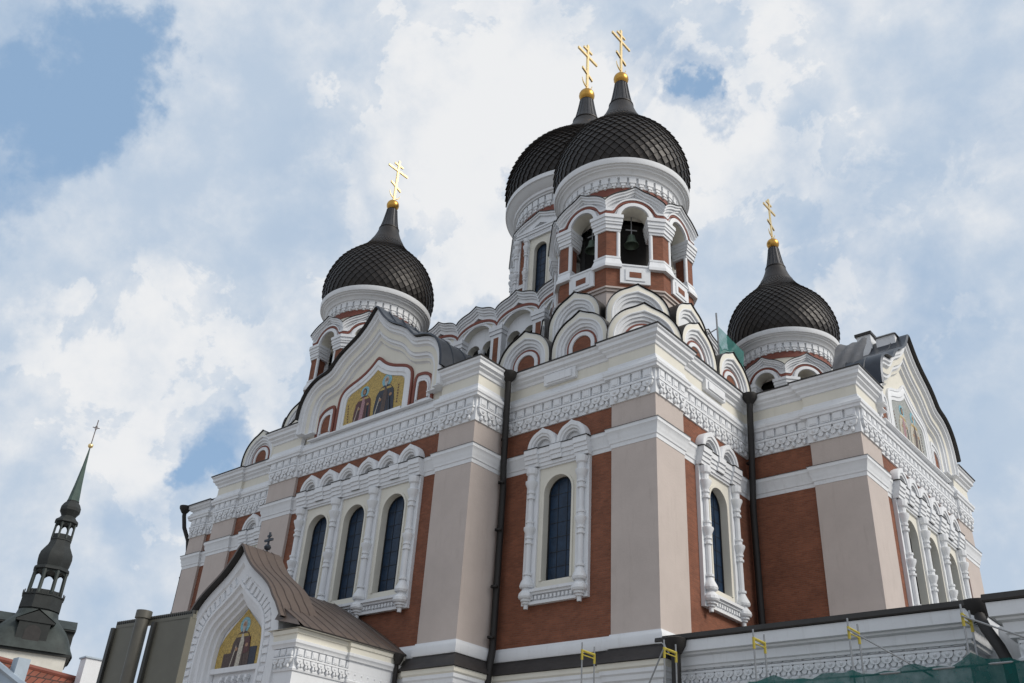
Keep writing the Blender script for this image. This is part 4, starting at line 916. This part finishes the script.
# ------------------------------------------------------------------ low gallery on the right
def low_wing(x0, x1, y, zt, back):
    S = MB(); S.box(x0, x1, y, back, GROUND, zt-.12, 'white')
    root = S.build('side_gallery', cath, smooth=0)
    d = zt+.4
    pr = [(-.05, -2.75+d, 'white'), (.03, -2.7+d, 'white'), (.04, -2.1+d, 'white'), (.10, -2.06+d, 'white'), (.12, -1.97+d, 'white'), (.05, -1.92+d, 'white'), (.06, -1.46+d, 'white'), (.20, -1.44+d, 'white'), (.22, -1.36+d, 'white'), (.28, -1.32+d, 'white'), (.29, -1.04+d, 'white'), (.40, -.99+d, 'white'), (.42, -.93+d, 'white'), (.54, -.90+d, 'white'), (.56, -.52+d, 'white'), (.5, -.50+d, 'white'), (-.1, -.48+d, 'white')]
    C = MB(); C.sweep([(x0, back), (x0, y), (x1, y), (x1, back)], pr, False, 'white'); C.build('gallery_cornice', root)
    r = frieze_run((x0, y), (x1, y), z0=-2.02+d, k=.72, pitch=.5); r.build('gallery_frieze', root, smooth=0)
    Rr = MB(); Rr.sweep([(x0, back), (x0, y), (x1, y), (x1, back)], [(.3, -.5+d, 'roof'), (.62, -.5+d, 'roof'), (.64, -.46+d, 'roof'), (.62, -.30+d, 'roof'), (-2.5, -.05+d, 'roof')], False, 'roof'); Rr.build('gallery_roof', root, smooth=0)
    return root
low_wing(.45, 10.2, .5, -.4, 8.2)
low_wing(12.0, 22, -1.0, -.72, 12)
m = MB(); m.box(10.0, 12.2, 2.2, 8, GROUND, -.6, 'white'); m.build('gallery_link', cath, smooth=0)
m = MB(); m.tube([(10.75, .2, -.5), (10.85, .0, -.85), (11.0, -.25, -1.2), (11.4, -.75, -1.9), (11.6, -1.0, -2.4), (11.7, -1.4, -3.2), (11.7, -1.4, -9.9)], .16, 'pipe', 10); m.lathe([(.15, -.95), (.3, -.7), (.42, -.45), (.42, -.3)], 'pipe', (10.75, .2), 12); m.build('downpipe', cath, smooth=50)
m = MB(); m.tube([(.75, -.25, -.55), (.75, -.25, -9.9)], .17, 'pipe', 10); m.lathe([(.2, -1.0), (.36, -.72), (.4, -.5), (.3, -.45)], 'pipe', (.75, -.25), 12); m.build('downpipe', cath, smooth=50)

# ------------------------------------------------------------------ roof clutter
m = MB(); m.box(3.5, 4.25, 15.2, 16.2, 17.4, 18.62, 'white'); m.box(3.42, 4.33, 15.12, 16.28, 18.622, 18.78, 'roof'); m.box(4.5, 5.5, 15.2, 16.2, 17.6, 18.2, 'white'); m.prism([(4.42, 15.1), (5.6, 15.1), (5.6, 16.3), (4.42, 16.3)], 18.202, 18.34, 'roofgrey', None, 1, .75); m.build('chimney', cath, smooth=0)
t = empty('tarpaulin', (3.5, 11.5, 13)); tag(t, 'grey sheeting laid over the roof behind the right-hand gable', 'tarpaulin')
m = MB(); rows = []
for i in range(9):
    a = PI*.24*i/8; row = []
    for j in range(15):
        x = 5.1-j*.11; w = .05*math.sin(j*1.1+i*.8)+.05*math.sin(j*.6+i*1.6); row.append((x, 15.75-(4.75+w)*math.cos(a)*1.1, 12.9+(4.9+w)*math.sin(a)*1.06))
    rows.append(row)
m.grid(rows, 'roofgrey'); m.build('sheet', t, smooth=60)
n = empty('roof_netting', (-2.3, 10.5, 15.8)); tag(n, 'pale green netting tied to a thin pole on the cathedral roof', 'netting')
m = MB(); m.tube([(-2.35, 10.5, 13), (-2.42, 10.5, 19.9)], .05, 'steel', 6); m.tube([(-3.1, 10.5, 18.7), (-2.4, 10.5, 18.9)], .03, 'steel', 6); m.build('pole', n)
m = MB(); rows = []
for i in range(7):
    t_ = i/6; rows.append([(-2.40+1.4*t_, 10.5+.12*math.sin(i*1.3+j*.9), (19.1-2.1*t_)*(1-j/6)+(15.9-1.4*t_)*j/6) for j in range(7)])
m.grid(rows, 'netpale'); m.build('net', n, smooth=60)

# ------------------------------------------------------------------ scaffolding and green debris netting
xs = [(-2.05, -.98), (1.35, -1.22), (4.62, -1.22), (7.68, -1.22), (10.9, -1.2)]
labs = ['scaffold frame nearest the porch, left of the corner downpipe', 'scaffold frame standing at the foot of the tall near corner', 'scaffold frame below the right-hand window of the near corner block', 'scaffold frame below the wide brick wall of the right arm', 'scaffold frame beside the thick bent black downpipe']
for i, ((x, zt), lb) in enumerate(zip(xs, labs)):
    s = empty('scaffolding', (x, -1.6, GROUND)); tag(s, lb, 'scaffold', 'scaffolding bays along the low gallery')
    for y, zz in ((-2.0, zt), (-1.25, zt-.0)):
        m = MB(); m.tube([(x, y, GROUND), (x, y, zt+.28)], .028, 'steel', 6); m.build('upright', s)
        m = MB(); m.tube([(x, y, zt-.32), (x, y, zt+.04)], .042, 'yellow', 6); m.build('sleeve', s)
    m = MB(); m.tube([(x, -2.0, zt), (x, -1.25, zt)], .045, 'yellow', 6); m.tube([(x, -2.0, zt-.14), (x, -1.25, zt-.14)], .02, 'yellow', 6)
    for z in (zt-2, zt-4, zt-6): m.tube([(x, -2.0, z), (x, -1.25, z)], .03, 'steel', 6)
    m.build('ledger', s)
    if i in (1, 3, 4):
        m = MB(); e = {1: (-1.3, -2.4), 3: (2.2, -1.55), 4: (3.3, -1.7)}[i]
        m.tube([(x, -2.05, zt-.05), (x+e[0], -2.05, zt+e[1])], .028, 'steel', 6); m.build('brace', s)
s = empty('scaffold_rail', (6, -2.1, -3)); tag(s, 'long horizontal steel scaffold tube above the green netting', 'scaffold rail')
m = MB(); m.tube([(7.6, -2.1, -2.62), (18, -2.1, -2.5)], .03, 'steel', 6); m.build('tube', s)
n = empty('debris_netting', (9, -2.15, GROUND)); tag(n, 'dark green debris netting hung along the scaffold', 'netting')
m = MB(); rows = []
for j in range(60):
    x = 2.6+j*.3; zt = -2.52+.07*math.sin(j*.9)+.05*math.sin(j*2.3)+(.22*math.exp(-((x-10.9)/.35)**2))-(.5*max(0, (4.4-x)/2))
    rows.append([(x, -2.14+.07*math.sin(j*1.3+k*.7), zt-(zt-GROUND-.3)*k/8) for k in range(9)])
m.grid(rows, 'netgreen'); m.build('net', n, smooth=60)

# ------------------------------------------------------------------ sign boards seen from behind, at the left
def polar(az, d, up): return Vector((CAMPOS.x+d*math.cos(R(az)), CAMPOS.y+d*math.sin(R(az)), CAMPOS.z+up))
A = polar(153.28, 10.0, 1.975); B = polar(149.37, 9.02, 1.975)
U = (B-A).normalized(); U2 = Vector((U.x, U.y)); N2 = Vector((U.y, -U.x))
sg = empty('sign_board', (A+B)/2*1 + Vector((0, 0, GROUND-((A+B)/2).z))); tag(sg, 'two tall grey sign boards on one post, seen from behind', 'sign')
T = frame((A.x, A.y, 0), U2, N2); L = (B-A).length; zt = A.z
def at_az(az):
    best = min(range(400), key=lambda i: abs(math.degrees(math.atan2(A.y+U.y*L*1.3*i/400-CAMPOS.y, A.x+U.x*L*1.3*i/400-CAMPOS.x))-az)); return L*1.3*best/400
for a0, a1 in ((153.45, 152.2), (151.25, 149.42)):
    u0, u1 = at_az(a0), at_az(a1); m = MB()
    m.box(u0+.015, u1-.01, -.03, .0, GROUND+1.1, zt-.05, 'signgrey', T); m.box(u0-.03, u0+.015, -.05, .03, GROUND+1.1, zt-.05, 'signedge', T); m.box(u1-.01, u1+.012, -.05, .02, GROUND+1.1, zt-.05, 'signgrey', T); m.build('panel', sg, smooth=0)
pp = polar(152.0, 9.58, 0); m = MB(); m.tube([(pp.x, pp.y, GROUND), (pp.x, pp.y, zt+.02)], .062, 'signpost', 14); m.lathe([(.06, zt-.02), (.075, zt-.01), (.075, zt+.06), (.01, zt+.07)], 'signpost', (pp.x, pp.y), 14); m.build('post', sg)
m = MB(); m.box(0, L, -.04, .0, zt-.06, zt-.02, 'signgrey', T); m.box(0, L, -.04, -.03, zt-.02, zt+.015, 'signgrey', T)
k = int(L/.03)
for i in range(k): u = L*i/k; m.box(u, u+.014, -.03, .0, zt-.02, zt+.015, 'signedge', T)
m.build('perforated_rail', sg, smooth=0)

# ------------------------------------------------------------------ far church tower
th = R(157.45); TD = 160; tx = CAMPOS.x+TD*math.cos(th); ty = CAMPOS.y+TD*math.sin(th)
lat = Vector((-math.sin(th), math.cos(th)))            # to the viewer's left is +lat
tx += lat.x*-.35; ty += lat.y*-.35
tw = empty('church_tower', (tx, ty, GROUND)); tag(tw, 'distant baroque church tower with open lanterns and thin green spire', 'church tower')
c = (tx, ty); a8 = th+PI/8; toc = frame((tx, ty, 0), (lat.x, lat.y), (-math.cos(th), -math.sin(th)))
m = MB(); m.box(-5.4, 5.4, -5.4, 5.4, GROUND, 16.4, 'housewall', toc); m.build('tower_body', tw, smooth=0)
m = MB(); m.box(-5.9, 5.9, -5.9, 5.9, 16.4, 16.75, 'copperdark', toc)
def sq(h, z):
    e = 2/(2.6+4.5*max(0, (h-3)/3.2)); o = []
    for i in range(32):
        a_ = 2*PI*(i+.5)/32; cu, sn = math.cos(a_), math.sin(a_)
        o.append(toc(h*math.copysign(abs(cu)**e, cu), h*math.copysign(abs(sn)**e, sn), z))
    return o
rows = [sq(h, z) for h, z in ((6.25, 16.75), (6.15, 17.05), (5.85, 17.6), (5.55, 18.4), (5.2, 19.2), (4.7, 20.1), (4.1, 20.9), (3.5, 21.6), (3.05, 22.2), (2.85, 23.0))]
m.grid(rows, 'copper', True); m.build('bell_roof', tw, smooth=30)
for q in range(4):     # pedimented dormer on each side
    ang = th+PI+q*PI/2; Td = frame((tx, ty, 0), (-math.sin(ang), math.cos(ang)), (math.cos(ang), math.sin(ang)))
    m = MB(); m.box(-2.1, 2.1, 2.5, 5.62, 17.2, 20.6, 'copperdark', Td); m.prism([(-2.6, 5.78), (2.6, 5.78), (2.6, 2.4), (-2.6, 2.4)], 20.6, 20.85, 'copperdark', Td)
    m.face([Td(-2.6, 5.7, 20.85), Td(2.6, 5.7, 20.85), Td(0, 5.7, 22.3)], 'copperdark'); m.face([Td(-2.7, 5.8, 20.85), Td(0, 5.8, 22.5), Td(0, 2.2, 22.5), Td(-2.7, 2.2, 20.85)], 'copper'); m.face([Td(2.7, 5.8, 20.85), Td(0, 5.8, 22.5), Td(0, 2.2, 22.5), Td(2.7, 2.2, 20.85)], 'copper')
    m.prism([(-1.1, 18.0), (1.1, 18.0), (1.1, 19.4), (.7, 20.0), (0, 20.25), (-.7, 20.0), (-1.1, 19.4)], 5.62, 5.68, 'roof', lambda u, z, n, Td=Td: Td(u, n, z))
    m.build('dormer', tw, smooth=0)
m = MB(); m.lathe([(3.3, 21.8), (3.0, 22.6), (2.85, 23.2)], 'copperdark', c, 8, a8); m.lathe([(2.85, 23.2), (3.1, 23.25), (3.05, 25.2), (3.2, 25.25), (3.2, 25.45), (2.5, 25.5)], 'copperdark', c, 8, a8)
for k in range(24):
    a = a8+2*PI*k/24; m.box(-.06, .06, -.06, .06, 25.4, 26.0, 'copperdark', frame((tx+2.95*math.cos(a), ty+2.95*math.sin(a), 0), (1, 0), (0, 1)))
m.build('balcony', tw, smooth=20)
def lantern(r0, r1, z0, z1):
    L_ = MB()
    for k in range(8):
        a = a8+PI/4*k; L_.tube([(tx+r0*math.cos(a), ty+r0*math.sin(a), z0), (tx+r1*math.cos(a), ty+r1*math.sin(a), z1)], .26*r0/2.2, 'copper', 6)
        a2 = a+PI/4; p = Vector((r1*math.cos(a), r1*math.sin(a))); q = Vector((r1*math.cos(a2), r1*math.sin(a2)))
        arc = [(p.lerp(q, i/8), z1-.1-(.9 if i in (0, 8) else .9*(abs(i-4)/4)**2)) for i in range(9)]
        L_.grid([[(tx+v.x, ty+v.y, z) for v, z in arc], [(tx+v.x, ty+v.y, z1+.05) for v, z in arc]], 'copper')
        p = Vector((r0*math.cos(a), r0*math.sin(a))); q = Vector((r0*math.cos(a2), r0*math.sin(a2)))
        L_.box8([(tx+v.x*s, ty+v.y*s, z) for z in (z0, z0+.7) for v, s in ((p, 1), (q, 1), (q, .95), (p, .95))], 'copperdark')
    L_.lathe([(.01, z0), (r0, z0+.05)], 'copperdark', c, 8, a8); L_.lathe([(r1, z1), (.01, z1+.05)], 'copperdark', c, 8, a8)
    L_.build('lantern', tw, smooth=20)
lantern(2.45, 2.35, 25.45, 29.2)
m = MB(); m.lathe([(2.4, 29.2), (2.75, 29.3), (2.7, 29.6), (2.35, 29.9), (2.55, 30.6), (2.62, 31.3), (2.5, 32.0), (2.1, 32.7), (1.75, 33.3), (1.55, 34.1), (1.65, 34.2), (1.6, 34.4)], 'copperdark', c, 8, a8); m.build('lower_bulb', tw, smooth=20)
lantern(1.5, 1.45, 34.4, 37.0)
m = MB(); m.lathe([(1.5, 36.95), (1.85, 37.1), (1.8, 37.4), (1.35, 37.8), (1.1, 38.2), (1.3, 38.6), (1.62, 39.1), (1.6, 39.6), (1.3, 40.2), (.98, 40.6), (1.0, 40.8)], 'copperdark', c, 8, a8); m.build('upper_bulb', tw, smooth=20)
m = MB(); m.lathe([(.95, 40.75), (.62, 43.5), (.3, 47), (.09, 50.3), (.02, 50.4)], 'coppergreen', c, 8, a8); m.build('spire', tw, smooth=20)
m = MB(); m.lathe([(max(.01, .42*math.sin(PI*i/10)), 50.6-.42*math.cos(PI*i/10)) for i in range(11)], 'gold', c, 14); m.build('spire_ball', tw, smooth=60)
m = MB(); m.tube([(tx, ty, 50.9), (tx, ty, 55.3)], .08, 'robebrown', 6); m.tube([toc(-.55, 0, 53.9), toc(.55, 0, 53.9)], .07, 'robebrown', 6); m.tube([toc(.2*math.cos(a), 0, 53.9+.35*math.sin(a)) for a in [2*PI*i/10 for i in range(11)]], .04, 'robebrown', 5); m.build('weather_vane', tw)

# ------------------------------------------------------------------ tiled house at the lower left
p1 = polar(158.9, 42, 42*.1486+.1); p2 = polar(154.43, 43, 42*.1486-.15)
hd = (p2-p1).normalized(); hb = Vector((-hd.y, hd.x, 0)); 
if hb.dot(p1-CAMPOS) < 0: hb = -hb
he = empty('tiled_house', (p1.x, p1.y, GROUND)); tag(he, 'house with weathered red tile roof and white chimney below the distant tower', 'house')
q0 = p1-hd*3.0; q1 = p2
m = MB(); f = lambda p, d, dz: tuple(p - hb*d + Vector((0, 0, dz)))
m.face([f(q0, 0, 0), f(q1, 0, 0), f(q1, 4.2, -3.6), f(q0, 4.2, -3.6)], 'rooftile'); m.face([f(q0, 0, 0), f(q1, 0, 0), f(q1, -4.2, -3.6), f(q0, -4.2, -3.6)], 'rooftile')
m.tube([f(q0, 0, .03), f(q1, 0, .03)], .11, 'redtrim', 8); m.build('roof', he, smooth=0)
m = MB(); m.box8([f(q0, 3.8, -12), f(q1, 3.8, -12), f(q1, -3.8, -12), f(q0, -3.8, -12), f(q0, 3.8, -3.3), f(q1, 3.8, -3.3), f(q1, -3.8, -3.3), f(q0, -3.8, -3.3)], 'housewall'); m.face([f(q1, 3.8, -3.3), f(q1, -3.8, -3.3), f(q1, 0, -.05)], 'housewall'); m.build('wall', he, smooth=0)
ch = polar(154.05, 42.5, 0); m = MB(); Tc = frame((ch.x, ch.y, 0), (hd.x, hd.y), (-hb.x, -hb.y)); zc = CAMPOS.z+42.5*.1625
m.box(-.32, .32, -.3, .3, zc-3.5, zc-.06, 'white', Tc); m.box(-.38, .38, -.36, .36, zc-.06, zc, 'tinroof', Tc); m.build('chimney', he, smooth=0)
sh = empty('tin_dormer', tuple(polar(158.3, 36, 0)[:2]) + (GROUND,)); tag(sh, 'blue-grey sheet metal roof edge in front of the red tiles, at the far left', 'roof')
a = polar(159.2, 36, 36*.153); b = polar(156.9, 34.6, 34.6*.1335-.1); d3 = Vector((hd.x, hd.y, 0))
m = MB(); m.face([a, b, b-Vector((0, 0, 4)), a-Vector((0, 0, 4))], 'tinroof'); w = hb*1.6+Vector((0, 0, .15)); m.face([a, b, b+w, a+w], 'tinroof'); m.tube([a, b], .12, 'tinroof', 6); m.tube([a+w, b+w], .1, 'tinroof', 6)
e = polar(157.4, 35.3, 35.3*.151); m.box8([e+Vector(v) for v in ((-.2,-.2,-.8),(.2,-.2,-.8),(.2,.2,-.8),(-.2,.2,-.8),(-.2,-.2,.1),(.2,-.2,.1),(.2,.2,.1),(-.2,.2,.1))], 'tinroof'); m.build('sheet_edge', sh, smooth=0)

SC.render.engine = 'CYCLES'
